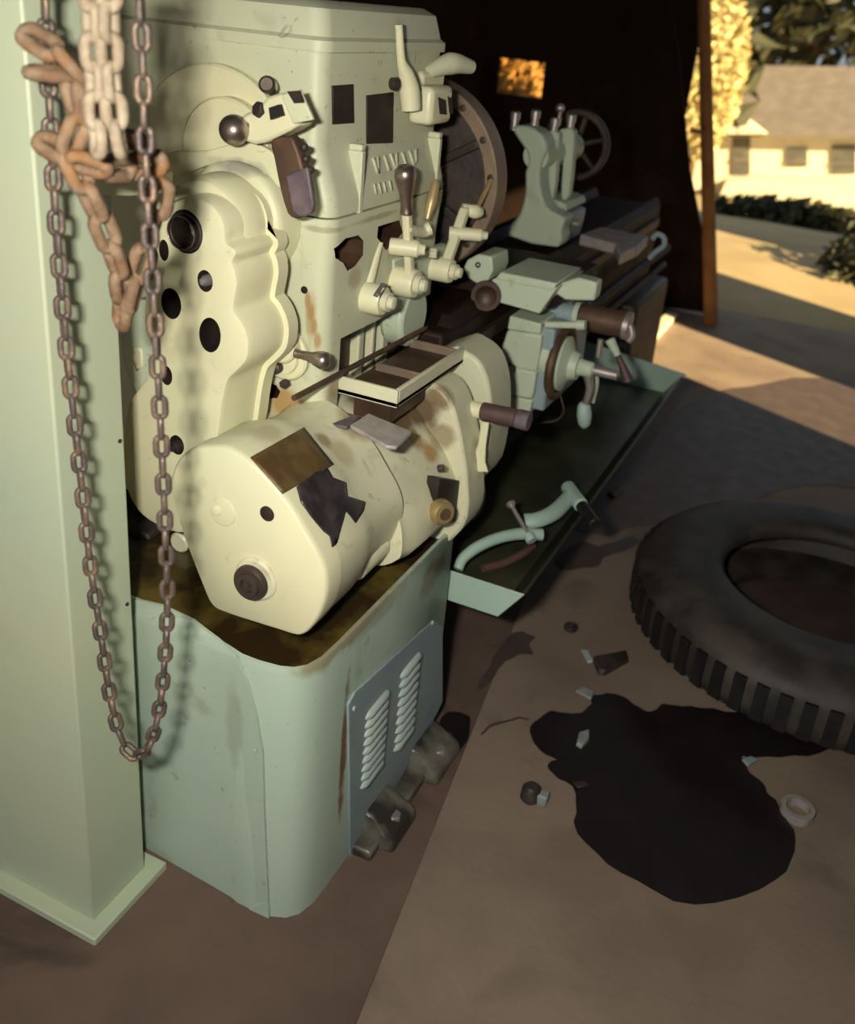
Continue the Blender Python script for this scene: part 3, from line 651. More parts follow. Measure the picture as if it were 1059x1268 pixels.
# stains on the end and front
allh = [low, head, end2, endp]
for a_, b_ in ((381, 372), (385, 388), (389, 405), (393, 422)): stain('green_head', a_, b_, [low], (.007, .02, .018), (.36, .21, .07), .8, 28., .5)
obj('screw_hole', turn(YP(377, 359, 1.459), (0, -1, 0), [(0, .007), (.001, .007), (.001, .0045), (-.004, .004), (-.004, 0)], 16), 'dark', end2)
0 and decal('oil_bloom', [(345, 478), (372, 476), (372, 506), (362, 520), (348, 512), (338, 500)], allh, 'amber_stain', end2, .0008, smooth=2)
for (a_, b_, r_, c_, k_) in ((352, 500, .040, (.42, .24, .07), .85), (372, 515, .03, (.30, .16, .05), .8), (428, 430, (.05, .012, .10), RUST, .9), (385, 395, (.012, .03, .05), (.36, .22, .08), .6), (440, 345, .025, (.33, .2, .1), .5), (415, 480, .03, (.3, .2, .1), .7), (400, 285, (.05, .05, .006), (.34, .30, .2), .7), (470, 268, (.05, .10, .006), (.30, .28, .18), .7)):
    stain('green_head', a_, b_, [low, head], r_, c_, k_)
allg = [gcov, gear1, gear2, gear3, gear4, cap]
for (a_, b_, r_, c_, k_) in ((525, 508, .045, (.11, .07, .03), .95), (495, 520, .045, (.10, .065, .03), .95), (455, 500, .05, (.13, .085, .04), .9), (533, 560, .028, (.40, .23, .07), .9), (515, 545, .025, (.30, .18, .06), .85), (575, 470, (.03, .03, .035), (.16, .09, .035), .85), (400, 545, .02, (.2, .13, .05), .7), (590, 560, .03, (.3, .26, .2), .6), (425, 560, .03, (.40, .34, .18), .6), (500, 470, .06, (.11, .07, .03), .9), (480, 508, .06, (.14, .09, .04), .9), (545, 492, .03, (.2, .13, .06), .8), (548, 540, .03, (.22, .15, .07), .7), (440, 525, .04, (.2, .13, .06), .8), (330, 535, .03, (.38, .33, .2), .6), (500, 600, .05, (.45, .43, .33), .5)):
    stain('gearbox_cream', a_, b_, allg, r_, c_, k_)
stain('cream', 300, 205, [d1, d2, q], (.06, .1, .016), (.26, .25, .22), .8)
stain('cream', 230, 196, [d1, d2], .014, (.2, .19, .17), .7)
for (a_, b_, r_, c_, k_) in ((425, 925, (.03, .010, .15), (.17, .085, .035), .9), (545, 700, .03, (.26, .17, .07), .7), (470, 760, (.02, .12, .02), (.24, .22, .15), .5), (290, 900, (.02, .02, .10), (.24, .29, .22), .45)):
    stain('base_green', a_, b_, [base, door], r_, c_, k_)
# spindle nose, bull gear, faceplate
sp = obj('spindle_nose', turn((SPX, 1.93, SPZ), (0, 1, 0), [(0, .150), (.035, .145), (.05, .12), (.05, .075), (.16, .075)], 48), 'green_head', lathe, angle=.6)
gb = B(); nT = 44
for i in range(nT*2):
    pass
gr = []
for i in range(nT*4):
    r = .128 if (i//2) % 2 else .120
    a = 2*math.pi*i/(nT*4); gr.append(Vector((SPX+r*math.cos(a), 1.985, SPZ+r*math.sin(a))))
obj('bull_gear', prism(gr, (0, .03, 0)), 'rust_iron', sp, flat=True)
fp = obj('faceplate', turn((SPX, 2.09, SPZ), (0, 1, 0), [(-.01, .09), (0, .10), (.006, .19), (.03, .2), (.045, .2)], 72), 'cast_dark', lathe)
obj('faceplate_rim', ringY((SPX, SPZ), .228, .196, 2.075, 2.14, 80), 'rim_tan', fp, bevel=.003)
for i in range(16):
    a = 2*math.pi*(i+.35)/16
    obj('rim_bolt', turn((SPX+.212*math.cos(a), 2.0755, SPZ+.212*math.sin(a)), (0, -1, 0), [(0, .008), (.003, .008), (.004, .005)], 12), 'cast_dark', fp)
for i in range(6):
    a = 2*math.pi*(i+.5)/6
    obj('faceplate_rib', prism([(SPX+r*math.cos(a+s), 2.075, SPZ+r*math.sin(a+s)) for r, s in ((.10, -.10), (.197, -.05), (.197, .05), (.10, .10))], (0, .025, 0)), 'cast_dark', fp, bevel=.003)
# bed
bed = obj('lathe_bed', box(-1.16, -.80, 1.90, 4.05, .66, .955), 'bed_oil', lathe, bevel=.01)
obj('bed_way', prism([(-.84, 1.95, .955), (-.80, 1.95, .955), (-.815, 1.95, .985), (-.83, 1.95, .985)], (0, 2.09, 0)), 'bed_oil', bed)
obj('bed_way', prism([(-1.12, 1.95, .955), (-1.06, 1.95, .955), (-1.075, 1.95, .985), (-1.105, 1.95, .985)], (0, 2.09, 0)), 'bed_oil', bed)
obj('bed_rack', box(-.80, -.785, 2.0, 4.0, .88, .91), 'cast_dark', bed)
obj('lead_screw', cyl((-.735, 1.95, .80), (-.735, 4.0, .80), .016, seg=16), 'bed_oil', lathe)
obj('feed_rod', cyl((-.735, 1.95, .73), (-.735, 4.0, .73), .013, seg=16), 'bed_oil', lathe)
obj('rear_pedestal', box(-1.18, -.72, 3.55, 4.1, 0, .66), 'cast_dark', lathe, bevel=.02)
# control lever beside the gearbox
hy = 1.79
h0 = YP(572, 503, hy); h1 = YP(597, 509, hy); h2 = YP(640, 518, hy); h3_ = YP(656, 522, hy)
cl = obj('control_handle', cyl(h0, h1, .0175), 'cream', lathe, bevel=.003)
obj('handle_sleeve', cyl(h1, h2, .020), 'brown_sleeve', cl, bevel=.003)
obj('handle_tip', cyl(h2, h3_, .021), 'purple_plate', cl, bevel=.003)
obj('handle_shank', tube([YP(579, 512, hy), YP(580, 535, hy), YP(582, 556, hy)], [.012, .013, .019], 14), 'cream', cl)
obj('shank_boss', turn(YP(572, 565, hy), (1, 0, 0), [(0, .026), (.045, .026), (.05, .02)], 24), 'cream', cl, bevel=.002)
obj('clutch_bar', loft([[YP(x-w, y, hy-.03), YP(x+w, y+1, hy-.03), YP(x+w, y+1, hy), YP(x-w, y, hy)] for x, y, w in ((601, 522, 5), (597, 550, 5), (593, 570, 8), (592, 584, 13))]), 'cream', cl, bevel=.003)

# ------------------------------------------------------------------ carriage
car = thing('lathe_carriage', (-.70, 2.3, .72), 'pale green lathe carriage with compound slide, apron and brown-rimmed handwheel', 'carriage')
AY = 2.2
obj('apron_top', pY([(631, 391), (670, 401), (669, 414), (628, 408)], AY+.004, AY+.34), 'green', car, bevel=.004)
ap = obj('apron', pY([(628, 409), (671, 415), (669, 432), (667, 448), (664, 461), (626, 453), (621, 442), (621, 430)], AY, AY+.36), 'green', car, bevel=.006)
obj('gear_housing', pY([(625, 453), (664, 461), (660, 488), (658, 495), (631, 490), (618, 479), (618, 468)], AY-.004, AY+.33), 'green', car, bevel=.006)
obj('apron_foot', pY([(630, 490), (659, 496), (655, 514), (627, 506)], AY+.004, AY+.30), 'green', car, bevel=.004)
obj('apron_front', box(-.675, -.640, AY+.02, AY+.34, .70, .92), 'panel_blue', car, bevel=.006)
obj('drum_boss', cyl(YP(664, 437, AY+.06), YP(686, 443, AY+.06), .05, seg=32), 'green', car, bevel=.006)
sd = obj('saddle', box(-1.15, -.64, AY-.04, AY+.36, .986, 1.02), 'bed_oil', car, bevel=.006)
CYs = 2.13
cs = obj('cross_slide', pY([(603, 350), (614, 344), (682, 359), (690, 356), (668, 389), (614, 374)], CYs, CYs+.22), 'green', car, bevel=.004)
obj('compound_slide', pY([(613, 345), (620, 337), (690, 351), (685, 360)], CYs+.003, CYs+.20), 'green', cs, bevel=.004)
obj('slide_end_plate', pY([(690, 352), (716, 344), (740, 350), (736, 373), (700, 372), (684, 362)], CYs+.05, CYs+.10), 'green', cs, bevel=.006)
hx = obj('hexagon_plate', pY([(573, 333), (578, 322), (592, 315), (609, 318), (610, 335), (604, 348), (590, 352), (580, 345)], CYs-.01, CYs+.10), 'green', cs, bevel=.005)
obj('plate_hole', turn(YP(592, 328, CYs-.01), (0, -1, 0), [(-.001, .007), (.001, .007), (.001, .004), (-.003, 0)], 14), 'dark', hx)
obj('chip_guard', turn(YP(602, 367, CYs-.02), (0.3, -1, 0), [(-.05, .034), (-.02, .036), (.0, .036), (0, .026), (-.02, 0)], 28), 'recess_brown', cs)
dial = obj('cross_feed_dial', cyl(YP(718, 391, 2.35), YP(776, 403, 2.35), .034, seg=28), 'rust_iron', car, bevel=.004)
obj('dial_ring', cyl(YP(713, 390, 2.35), YP(719, 391, 2.35), .036, seg=28), 'green', dial)
obj('dial_ring', cyl(YP(774, 402.5, 2.35), YP(780, 404, 2.35), .036, seg=28), 'bright_steel', dial)
obj('dial_crank', tube([YP(781, 404, 2.35), YP(783, 416, 2.34), YP(778, 424, 2.33)], .008, 10), 'bright_steel', dial)
obj('dial_mount', cyl(YP(680, 383, 2.35), YP(716, 391, 2.35), .026, seg=20), 'panel_blue', car)
# handwheel on an X axis
wy = AY+.10
wc = YP(694, 449, wy)
wh = obj('handwheel', turn(wc-Vector((.035, 0, 0)), (1, 0, 0), [(0, .055), (.02, .07), (.05, .072), (.065, .04), (.085, .034), (.085, .022), (.12, .020), (.125, .014), (.125, 0)], 40), 'green', car, angle=.6)
rbm = B(); R_, r_ = .088, .012; nn = 40
rr = [[rbm.verts.new(wc+Vector((r_*math.sin(b), (R_+r_*math.cos(b))*math.cos(a), (R_+r_*math.cos(b))*math.sin(a)))) for b in [2*math.pi*j/10 for j in range(10)]] for a in [2*math.pi*i/nn for i in range(nn)]]
for i in range(nn):
    for j in range(10): rbm.faces.new((rr[i][j], rr[(i+1) % nn][j], rr[(i+1) % nn][(j+1) % 10], rr[i][(j+1) % 10]))
obj('wheel_rim', rbm, 'rust_iron', wh, angle=2)
obj('crank_grip', turn(wc+Vector((.075, .01, -.095)), (.15, .1, -1), [(0, .010), (.01, .017), (.035, .020), (.06, .017), (.072, .008), (.074, 0)], 18), 'teal_grip', wh, angle=1.5)
obj('crank_bar', tube([wc+Vector((.07, 0, 0)), wc+Vector((.085, .005, -.05)), wc+Vector((.08, .01, -.10))], [.014, .010, .009], 12), 'bright_steel', wh)
obj('clamp_bar', tube([YP(738, 452, wy+.1), YP(738, 475, wy+.1), YP(733, 498, wy+.1)], .008, 10), 'green', wh)
obj('wheel_axle', cyl(wc+Vector((.06, 0, 0)), wc+Vector((.15, 0, .0)), .013, seg=14), 'bright_steel', wh)
obj('apron_lever', tube([YP(741, 442, 2.42), YP(744, 420, 2.42)], .008, 10, smooth=0), 'bright_steel', car)
sl2 = obj('feed_handle', tube([YP(755, 420, 2.44), YP(765, 440, 2.44)], [.014, .010], 12, smooth=0), 'green', car)
obj('handle_grip', tube([YP(766, 441, 2.44), YP(772, 456, 2.44), YP(778, 472, 2.44)], [.007, .011, .016], 12), 'brown_sleeve', sl2)
obj('stud', turn(YP(676, 402, AY), (1, 0, .2), [(0, .009), (.08, .009), (.08, .013), (.1, .012)], 14), 'green', car)
obj('oil_pipe', tube([YP(668, 524, AY), YP(690, 520, AY), YP(698, 508, AY), YP(694, 490, AY)], .003, 8), 'cast_dark', car)

# ------------------------------------------------------------------ tailstock
TY = 2.80
tsk = thing('tailstock', (-.95, 2.95, .985), 'pale green tailstock with clamp bolts and handwheel standing on the dark bed', 'tailstock')
tb = obj('tailstock_body', pY([(634, 157), (643, 175), (652, 188), (654, 202), (650, 214), (650, 238), (643, 265), (628, 292), (691, 307), (694, 286), (700, 270), (681, 261), (672, 247), (668, 223), (670, 200), (677, 186), (672, 168), (655, 157)], TY, TY+.09, 2), 'green', tsk, bevel=.008)
rbk = [(668, 172), (676, 163), (690, 163), (692, 172), (690, 200), (685, 246), (676, 248), (677, 215), (678, 190)]
obj('clamp_rib', pY(rbk, TY+.10, TY+.135, 2), 'green', tsk, bevel=.005)
obj('clamp_rib', pY([(x+19, y-3) for x, y in rbk], TY+.17, TY+.21, 2), 'green', tsk, bevel=.005)
qc = YP(668, 192, TY+.05)
obj('quill_housing', turn((qc.x, TY+.02, qc.z), (0, 1, 0), [(0, .040), (.28, .048), (.34, .045), (.36, .035)], 36), 'green', tsk, angle=.6)
obj('tailstock_base', pY([(672, 246), (680, 262), (700, 270), (692, 306), (650, 296), (650, 250)], TY+.09, TY+.32), 'panel_blue', tsk, bevel=.008)
obj('base_cap', pY([(676, 244), (700, 252), (702, 262), (678, 258)], TY+.12, TY+.33), 'green', tsk, bevel=.006)
for p, y in (((638, 148), TY+.03), ((663, 146), TY+.06), ((687, 156), TY+.12), ((707, 151), TY+.19)):
    c = YP(p[0], p[1], y)
    o = obj('clamp_bolt', turn(c-Vector((0, 0, .03)), (0, 0, 1), [(0, .012), (.03, .012), (.03, .015), (.05, .015), (.053, .011)], 12), 'bright_steel', tsk)
tl = YP(694, 134, TY+.2)
tlv = obj('quill_lock', cyl(tl-Vector((0, 0, .05)), tl, .008, seg=12), 'steel', tsk)
obj('lock_ball', turn(tl, (0, 0, 1), [(-.014+.014*(1-math.cos(math.pi*i/8)), .014*math.sin(math.pi*i/8)) for i in range(9)], 16), 'bright_steel', tlv, angle=2)
hw = (qc.x, qc.z-.0)
whl = obj('tailstock_wheel', ringY(hw, .115, .092, TY+.40, TY+.425, 48), 'cast_dark', tsk, bevel=.005)
for i in range(3):
    a = math.pi*(i/3)+.3
    obj('wheel_spoke', cyl((hw[0]+.1*math.cos(a), TY+.412, hw[1]+.1*math.sin(a)), (hw[0]-.1*math.cos(a), TY+.412, hw[1]-.1*math.sin(a)), .009, seg=10), 'cast_dark', whl)
obj('quill_screw', cyl((hw[0], TY+.33, hw[1]), (hw[0], TY+.44, hw[1]), .022), 'bright_steel', tsk)
obj('base_screw', turn(YP(713, 277, TY+.2), (1, 0, 0), [(-.02, .012), (.01, .012), (.012, .008)], 12), 'bright_steel', tsk)
bp_ = tag(obj('steady_bracket', pZ([(716, 304), (742, 294), (801, 306), (790, 318), (766, 330), (760, 316)], .987, 1.022), 'grey_plate', None, bevel=.006), 'flat grey bracket plate on the dark bed behind the tailstock foot', 'bracket')
hk = ZP(806, 318, .99)
hko = tag(obj('bed_hook', tube([YP(804, 320, 3.05), YP(812, 312, 3.05), YP(822, 304, 3.05), YP(822, 294, 3.05), YP(814, 290, 3.05), YP(808, 296, 3.05)], .009, 10), 'panel_blue'), 'small curved blue-grey hook at the far end of the bed', 'hook')

# ------------------------------------------------------------------ chip pan and what lies in it
PY0, PY1 = 1.763, 3.45
pa, pt = Vector((-.55, 0, .385)), Vector((-.498, 0, .457))
pan = thing('chip_pan', (-.7, 2.6, .38), 'pale green sheet-metal chip pan with dark oily inside below the carriage', 'chip pan')
prof = [(-1.02, .66), (-.90, .40), (-.86, .386), (-.55, .385), (-.498, .457)]
bm = B(); th = .004
inn = [Vector((x, 0, z)) for x, z in prof]
outp = [Vector((x+dx, 0, z-dz)) for (x, z), (dx, dz) in zip(prof, ((0, .006), (-.002, .006), (0, .005), (.002, .005), (.005, 0)))]
q = inn+outp[::-1]
obj('pan_trough', prism([Vector((p.x, PY0+.004, p.z)) for p in q], (0, PY1-PY0-.008, 0)), 'pan_oily', pan, flat=True)
obj('pan_end', prism([Vector((x, PY0, z)) for x, z in ((-.545, .379), (-.492, .457), (-.92, .457), (-.89, .379))], (0, .004, 0)), 'pan_green', pan, bevel=.001)
obj('pan_end', prism([Vector((x, PY1, z)) for x, z in ((-.545, .379), (-.48, .47), (-.95, .52), (-.89, .379))], (0, .004, 0)), 'pan_green', pan, bevel=.001)
obj('pan_skin', prism([Vector(p) for p in ((-.546, PY0, .380), (-.4925, PY0, .457), (-.4905, PY0, .456), (-.544, PY0, .378))], (0, PY1-PY0, 0)), 'cast_dark', pan, flat=True)
for y in (1.9, 3.3): obj('pan_leg', box(-.80, -.76, y, y+.03, 0, .386), 'cast_dark', pan)
za = .475
ar = thing('jointed_arm', ZP(640, 668, .40), 'pale green curved two-piece arm with a clamp screw lying in the chip pan', 'arm')
obj('lower_arm', tube([ZP(567, 705, .42), ZP(574, 691, .44), ZP(592, 677, .46), ZP(618, 666, .47), ZP(645, 661, .47), ZP(671, 662, .465)], [.012, .013, .014, .014, .015, .015], 14), 'pan_green', ar)
obj('upper_arm', tube([ZP(650, 645, .47), ZP(668, 643, .475), ZP(688, 633, .48), ZP(706, 615, .485)], [.019, .020, .020, .020], 14, sy=.6), 'pan_green', ar)
c0, c1_ = ZP(703, 603, .49), ZP(720, 626, .49)
hd = obj('arm_socket', cyl(c0, c1_, .019, seg=22), 'pan_green', ar, bevel=.003)
obj('rubber_tip', cyl(c1_, c1_+(c1_-c0).normalized()*.075+Vector((.01, 0, -.01)), .016, seg=18), 'rubber', hd, bevel=.003)
s0_, s1_ = ZP(657, 667, .47), ZP(634, 627, .515)
scw = obj('clamp_screw', tube([s0_, s1_], [.006, .005], 10, smooth=0), 'bright_steel', ar)
obj('screw_head', turn(s1_, s1_-s0_, [(-.004, .006), (.004, .012), (.010, .012), (.013, .006)], 14), 'bright_steel', scw)
obj('clamp_block', turn(s0_, s1_-s0_, [(-.008, .013), (.012, .013), (.016, .010)], 14), 'pan_green', scw)
tag(obj('red_hose', tube([ZP(598, 704, .402), ZP(622, 698, .402), ZP(645, 687, .402), ZP(660, 676, .402)], .010, 10), 'red_hose'), 'dull red rubber hose lying in the oily chip pan', 'hose')

# ------------------------------------------------------------------ post and chains
PFY = .945
pr = YP(86, 760, PFY).x; pby = XP(159, 640, pr).y
post = thing('steel_column', (pr-.12, PFY+.06, 0), 'pale green square steel column in front of the lathe end', 'column')
obj('column_shaft', box(pr-.235, pr, PFY, pby, 0, 2.9), 'post_green', post, bevel=.004)
for p in ((148, 546), (157, 748)):
    obj('column_bolt', turn(XP(p[0], p[1], pr), (1, 0, 0), [(0, .0035), (.002, .0035), (.003, .002)], 10), 'cast_dark', post)
bkt = obj('column_bracket', pX([(96, 206), (150, 204), (212, 212), (210, 238), (160, 242), (100, 240)], pr, pr+.004), 'cream', post, bevel=.001)
obj('column_base', box(pr-.27, pr+.03, PFY-.03, pby+.03, 0, .02), 'post_green', post, bevel=.003)
def link_mesh(L, Wd, r, name):
    """one welded chain link along X, lying in the XY plane"""
    bm = B(); R = Wd/2-r; h = L/2-r-R; pts = []
    for k in range(9): a = -math.pi/2+math.pi*k/8; pts.append(Vector((h+R*math.cos(a), R*math.sin(a), 0)))
    for k in range(9): a = math.pi/2+math.pi*k/8; pts.append(Vector((-h+R*math.cos(a), R*math.sin(a), 0)))
    n = len(pts); rings = []
    for i, p in enumerate(pts):
        d = (pts[(i+1) % n]-pts[i-1]).normalized(); u = Vector((0, 0, 1)); w = d.cross(u)
        rings.append([bm.verts.new(p+(u*math.cos(2*math.pi*j/8)+w*math.sin(2*math.pi*j/8))*r) for j in range(8)])
    for i in range(n):
        for j in range(8): bm.faces.new((rings[i][j], rings[(i+1) % n][j], rings[(i+1) % n][(j+1) % 8], rings[i][(j+1) % 8]))
    bmesh.ops.recalc_face_normals(bm, faces=bm.faces)
    me = bpy.data.meshes.new(name); bm.to_mesh(me); bm.free()
    for p in me.polygons: p.use_smooth = True
    return me
def chain(path, me, m, parent, pitch, turn0=0., jit=.12, seed=1, twist=0.):
    if not me.materials: me.materials.append(MATS[m])
    P = crp(path, 12); acc = [0]
    for a, b in zip(P, P[1:]): acc.append(acc[-1]+(b-a).length)
    def at(s):
        s = max(0, min(acc[-1], s))
        for i in range(len(P)-1):
            if acc[i+1] >= s: return P[i].lerp(P[i+1], (s-acc[i])/max(1e-9, acc[i+1]-acc[i]))
        return P[-1]
    n = max(1, int(round(acc[-1]/pitch))); rn = random.Random(seed)
    for i in range(n):
        s = (i+.5)*acc[-1]/n; c = at(s); d = (at(s+pitch*.5)-at(s-pitch*.5)).normalized()
        u = Vector((0, -1, 0)); u = (u-d*u.dot(d)).normalized(); w = d.cross(u)
        a = turn0+(i % 2)*math.pi/2+rn.uniform(-jit, jit)+twist*i
        y_ = u*math.cos(a)+w*math.sin(a); z_ = d.cross(y_)
        M4 = Matrix(((d.x, y_.x, z_.x, c.x), (d.y, y_.y, z_.y, c.y), (d.z, y_.z, z_.z, c.z), (0, 0, 0, 1)))
        o = bpy.data.objects.new('link', me); link(o, parent); o.matrix_basis = M4
CYc = .897
ch = thing('hand_chain', YP(176, 930, CYc-.02), 'long loop of thin grey-brown hand chain hanging beside the steel column', 'chain')
lm = link_mesh(.036, .022, .0042, 'link')
def cp(px, py, y=CYc): return YP(px, py, y)
chain([cp(172, -40), cp(176, 68), cp(181, 200), cp(188, 330), cp(195, 450), cp(201, 570), cp(206, 690), cp(207, 760), cp(203, 830), cp(196, 885), cp(186, 920), cp(174, 934),
       cp(160, 930), cp(147, 905), cp(136, 860), cp(124, 780), cp(112, 700), cp(102, 610), cp(91, 510), cp(82, 430), cp(75, 350), cp(68, 250), cp(60, 100), cp(54, -40)], lm, 'chain_grey', ch, .027, .9, .1, 2)
RYc = .885
rc = thing('heavy_chain', YP(120, 200, RYc), 'heavy rusty brown chain slung round the top of the steel column', 'chain')
lm2 = link_mesh(.058, .036, .0080, 'link')
def rp(px, py, y=RYc): return YP(px, py, y)
def rpath(L): return [rp(*p) for p in L]
for i_, (L_, pi_, t_) in enumerate((
    ([(84, 190, .850), (104, 228, .860), (124, 272, .880), (142, 318, .900), (152, 360, .920), (150, 402, .930)], .044, .4),
    ([(200, 226, .950), (195, 262, .950), (184, 300, .945), (171, 340, .935), (161, 385, .930)], .042, .9),
    ([(50, 172, .845), (80, 190, .850), (110, 204, .860), (140, 208, .890), (170, 206, .930), (202, 200, .950)], .040, .3),
    ([(36, 90, .850), (80, 96, .860), (96, 130, .860), (92, 168, .855), (80, 190, .845)], .040, .2),
    ([(30, 40, .850), (76, 70, .860), (104, 104, .865), (112, 150, .870)], .040, .8),
    ([(150, 170, .900), (172, 178, .935), (190, 198, .950)], .040, .8))):
    chain(rpath(L_), lm2, 'chain_rust', rc, pi_, t_, .3, 4+i_)
pc_ = thing('bunched_chain', YP(125, 190, .86), 'pale dusty chain strands bunched over the heavy rusty chain', 'chain')
lm3 = link_mesh(.044, .030, .0065, 'link')
chain([rp(112, -30, .825), rp(116, 68, .825), rp(120, 130, .822), rp(122, 190, .815)], lm3, 'chain_pale', pc_, .027, .5, .3, 7)
chain([rp(134, -30, .83), rp(136, 68, .83), rp(140, 120, .83), rp(144, 160, .83), rp(150, 190, .828)], lm3, 'chain_pale', pc_, .027, 1.2, .3, 8)

# ------------------------------------------------------------------ loose things on the gearbox
def loose_plate(name, px, z, tilt, m, label, cat):
    q = [ZP(x, y, z) for x, y in px]
    c = sum(q, Vector())/len(q)
    q = [p+Vector((0, 0, tilt*(p.x-c.x))) for p in q]
    return tag(obj(name, prism(q, (0, 0, .008)), m, None, bevel=.0025), label, cat)
loose_plate('steel_plate', [(433, 532), (456, 517), (510, 538), (491, 557), (478, 556)], .901, -.03, 'grey_plate', 'small pale grey metal plate lying on the oily gearbox top', 'plate')
loose_plate('dark_plate', [(402, 528), (418, 513), (446, 519), (430, 533)], .897, 0, 'purple_plate', 'dark purplish metal plate beside the pale plate on the gearbox', 'plate')

# ------------------------------------------------------------------ floor: oil and painted shade, tyre, scraps
def floor_patch(name, px, m, z, label, n=4, wob=4):
    q = []
    for p in cr(px, n): q.append(ZP(p[0]+wob*noise.noise(Vector((p[0]*.08, p[1]*.08, 1))), p[1]+wob*noise.noise(Vector((p[0]*.08, p[1]*.08, 7))), z))
    return tag(obj(name, prism(q, (0, 0, -.0015)), m, flat=True), label, 'oil stain')
floor_patch('oil_and_shade', [(655, 905), (666, 890), (688, 880), (715, 884), (733, 872), (732, 862), (752, 858), (775, 864), (795, 878), (812, 880), (822, 872), (845, 874), (900, 880), (985, 890), (1040, 915), (1000, 934), (935, 936), (918, 940), (934, 960), (952, 980), (968, 1006), (985, 1040), (960, 1090), (860, 1120), (770, 1080), (715, 1030), (714, 985), (700, 968), (682, 955), (678, 944), (690, 940), (670, 930)], 'oil_wet_and_shade', .0045, 'large wet black oil stain merged with painted tyre shadow on the concrete')  # real oil, stretched right and up to paint in the tyre's shadow
floor_patch('oil_and_shade', [(636, 784), (650, 780), (662, 790), (656, 800), (660, 808), (640, 812), (622, 822), (606, 846), (594, 850), (606, 822), (622, 796)], 'oil_damp_and_shade', .006, 'narrow dark damp stain along the edge of the earth strip')
floor_patch('floor_crack', [(596, 908), (608, 897), (626, 892), (642, 888), (654, 890), (654, 892), (642, 890), (627, 894), (610, 899), (598, 909)], 'oil_damp_and_shade', .0035, 'thin curved crack in the concrete near the oil stain', 3, 1.5)['category'] = 'crack'
floor_patch('oil_and_shade', [(540, 900), (556, 880), (580, 885), (578, 915), (556, 945), (540, 940)], 'oil_wet_and_shade', .006, 'dark oil patch on the floor by the cabinet foot')
floor_patch('oil_and_shade', [(690, 690), (718, 672), (742, 676), (780, 664), (788, 674), (750, 690), (740, 700), (700, 704)], 'oil_damp_and_shade', .005, 'faint damp stain on the concrete in front of the chip pan')
floor_patch('oil_and_shade', [(800, 722), (838, 676), (860, 655), (866, 662), (844, 690), (810, 726)], 'oil_damp_and_shade', .005, 'thin dark streak on the concrete leading up to the tyre')
floor_patch('oil_and_shade', [(700, 640), (740, 600), (790, 560), (850, 500), (930, 478), (1040, 470), (1130, 520), (1130, 610), (1000, 600), (900, 632), (850, 646), (790, 650), (745, 662)], 'oil_damp_and_shade', .003, 'broad floor patch behind the tyre with the flash falloff painted in')  # darker colour painted here for the fading flash light
floor_patch('oil_and_shade', [(870, 760), (900, 700), (990, 660), (1090, 680), (1120, 760), (1060, 830), (950, 820)], 'oil_damp_and_shade', .0025, 'darker patch of floor inside the tyre ring')  # darker floor colour within the ring
# tyre lying flat
tcx, tcy, tw = .15, 2.70, .215
tyre = thing('tyre', (tcx, tcy, .005), 'large worn black tyre lying flat on the floor', 'tyre')
ro = .555
prof = [(.305, .035), (.315, .008), (.36, .0), (.46, .004), (.52, .022), (ro-.006, .05), (ro, .075), (ro, tw-.075), (ro-.006, tw-.05), (.52, tw-.022), (.48, tw-.006), (.44, tw), (.38, tw-.004), (.34, tw-.002), (.32, tw-.010), (.305, tw-.035), (.31, tw-.05), (.34, tw-.045), (.46, tw-.04), (.50, tw/2), (.46, .04), (.34, .045)]
bm = B(); N = 96; rings = []
for i in range(N):
    a = 2*math.pi*i/N; rings.append([bm.verts.new((tcx+r*math.cos(a), tcy+r*math.sin(a), z+.005)) for r, z in prof])
for i in range(N):
    for j in range(len(prof)): bm.faces.new((rings[i][j], rings[(i+1) % N][j], rings[(i+1) % N][(j+1) % len(prof)], rings[i][(j+1) % len(prof)]))
obj('tyre_carcass', bm, 'tyre_wall', tyre, angle=.9)
lug = B(); box(-.016, .016, -.007, .007, .055, tw-.055, lug); lme = bpy.data.meshes.new('tread_block'); lug.to_mesh(lme); lug.free(); lme.materials.append(MATS['rubber'])
for i in range(60):
    a = 2*math.pi*i/60; o = bpy.data.objects.new('tread_block', lme); link(o, tyre)
    o.matrix_basis = Matrix.Translation((tcx+(ro-.001)*math.cos(a), tcy+(ro-.001)*math.sin(a), 0)) @ Matrix.Rotation(a+math.pi/2, 4, 'Z') @ Matrix.Diagonal((1, 1, 1, 1))
# scraps
def scrap(name, px, py, prof_, m, label, cat, d=(0, 0, 1), seg=8, z=.004):
    return tag(obj(name, turn(ZP(px, py, z), d, prof_, seg), m, None, bevel=.001), label, cat)
scrap('washer', 707, 779, [(0, .020), (.012, .020), (.014, .016), (.012, .008), (.004, .007), (.004, 0)], 'scrap_dark', 'small dark round nut on the bare concrete', 'nut', seg=20, z=0)
def slab(name, px, h, m, label, cat, z=0., top=.9):
    q = [ZP(x, y, z) for x, y in px]; c = sum(q, Vector())/len(q)
    return tag(obj(name, loft([q, [c+(p-c)*top+Vector((0, 0, h)) for p in q]]), m, None, bevel=.002), label, cat)
slab('rubber_scrap', [(733, 818), (776, 810), (779, 820), (748, 838), (740, 836)], .018, 'scrap_dark', 'dark wedge-shaped block lying on the concrete near the tyre', 'scrap')
slab('painted_chip', [(719, 805), (728, 806), (735, 820), (728, 822)], .006, 'teal_grip', 'tiny teal paint chip touching the dark wedge-shaped block', 'scrap')
slab('metal_chip', [(712, 857), (722, 851), (736, 858), (733, 868), (722, 862)], .006, 'scrap_pale', 'thin pale metal sliver at the edge of the oil stain', 'scrap')
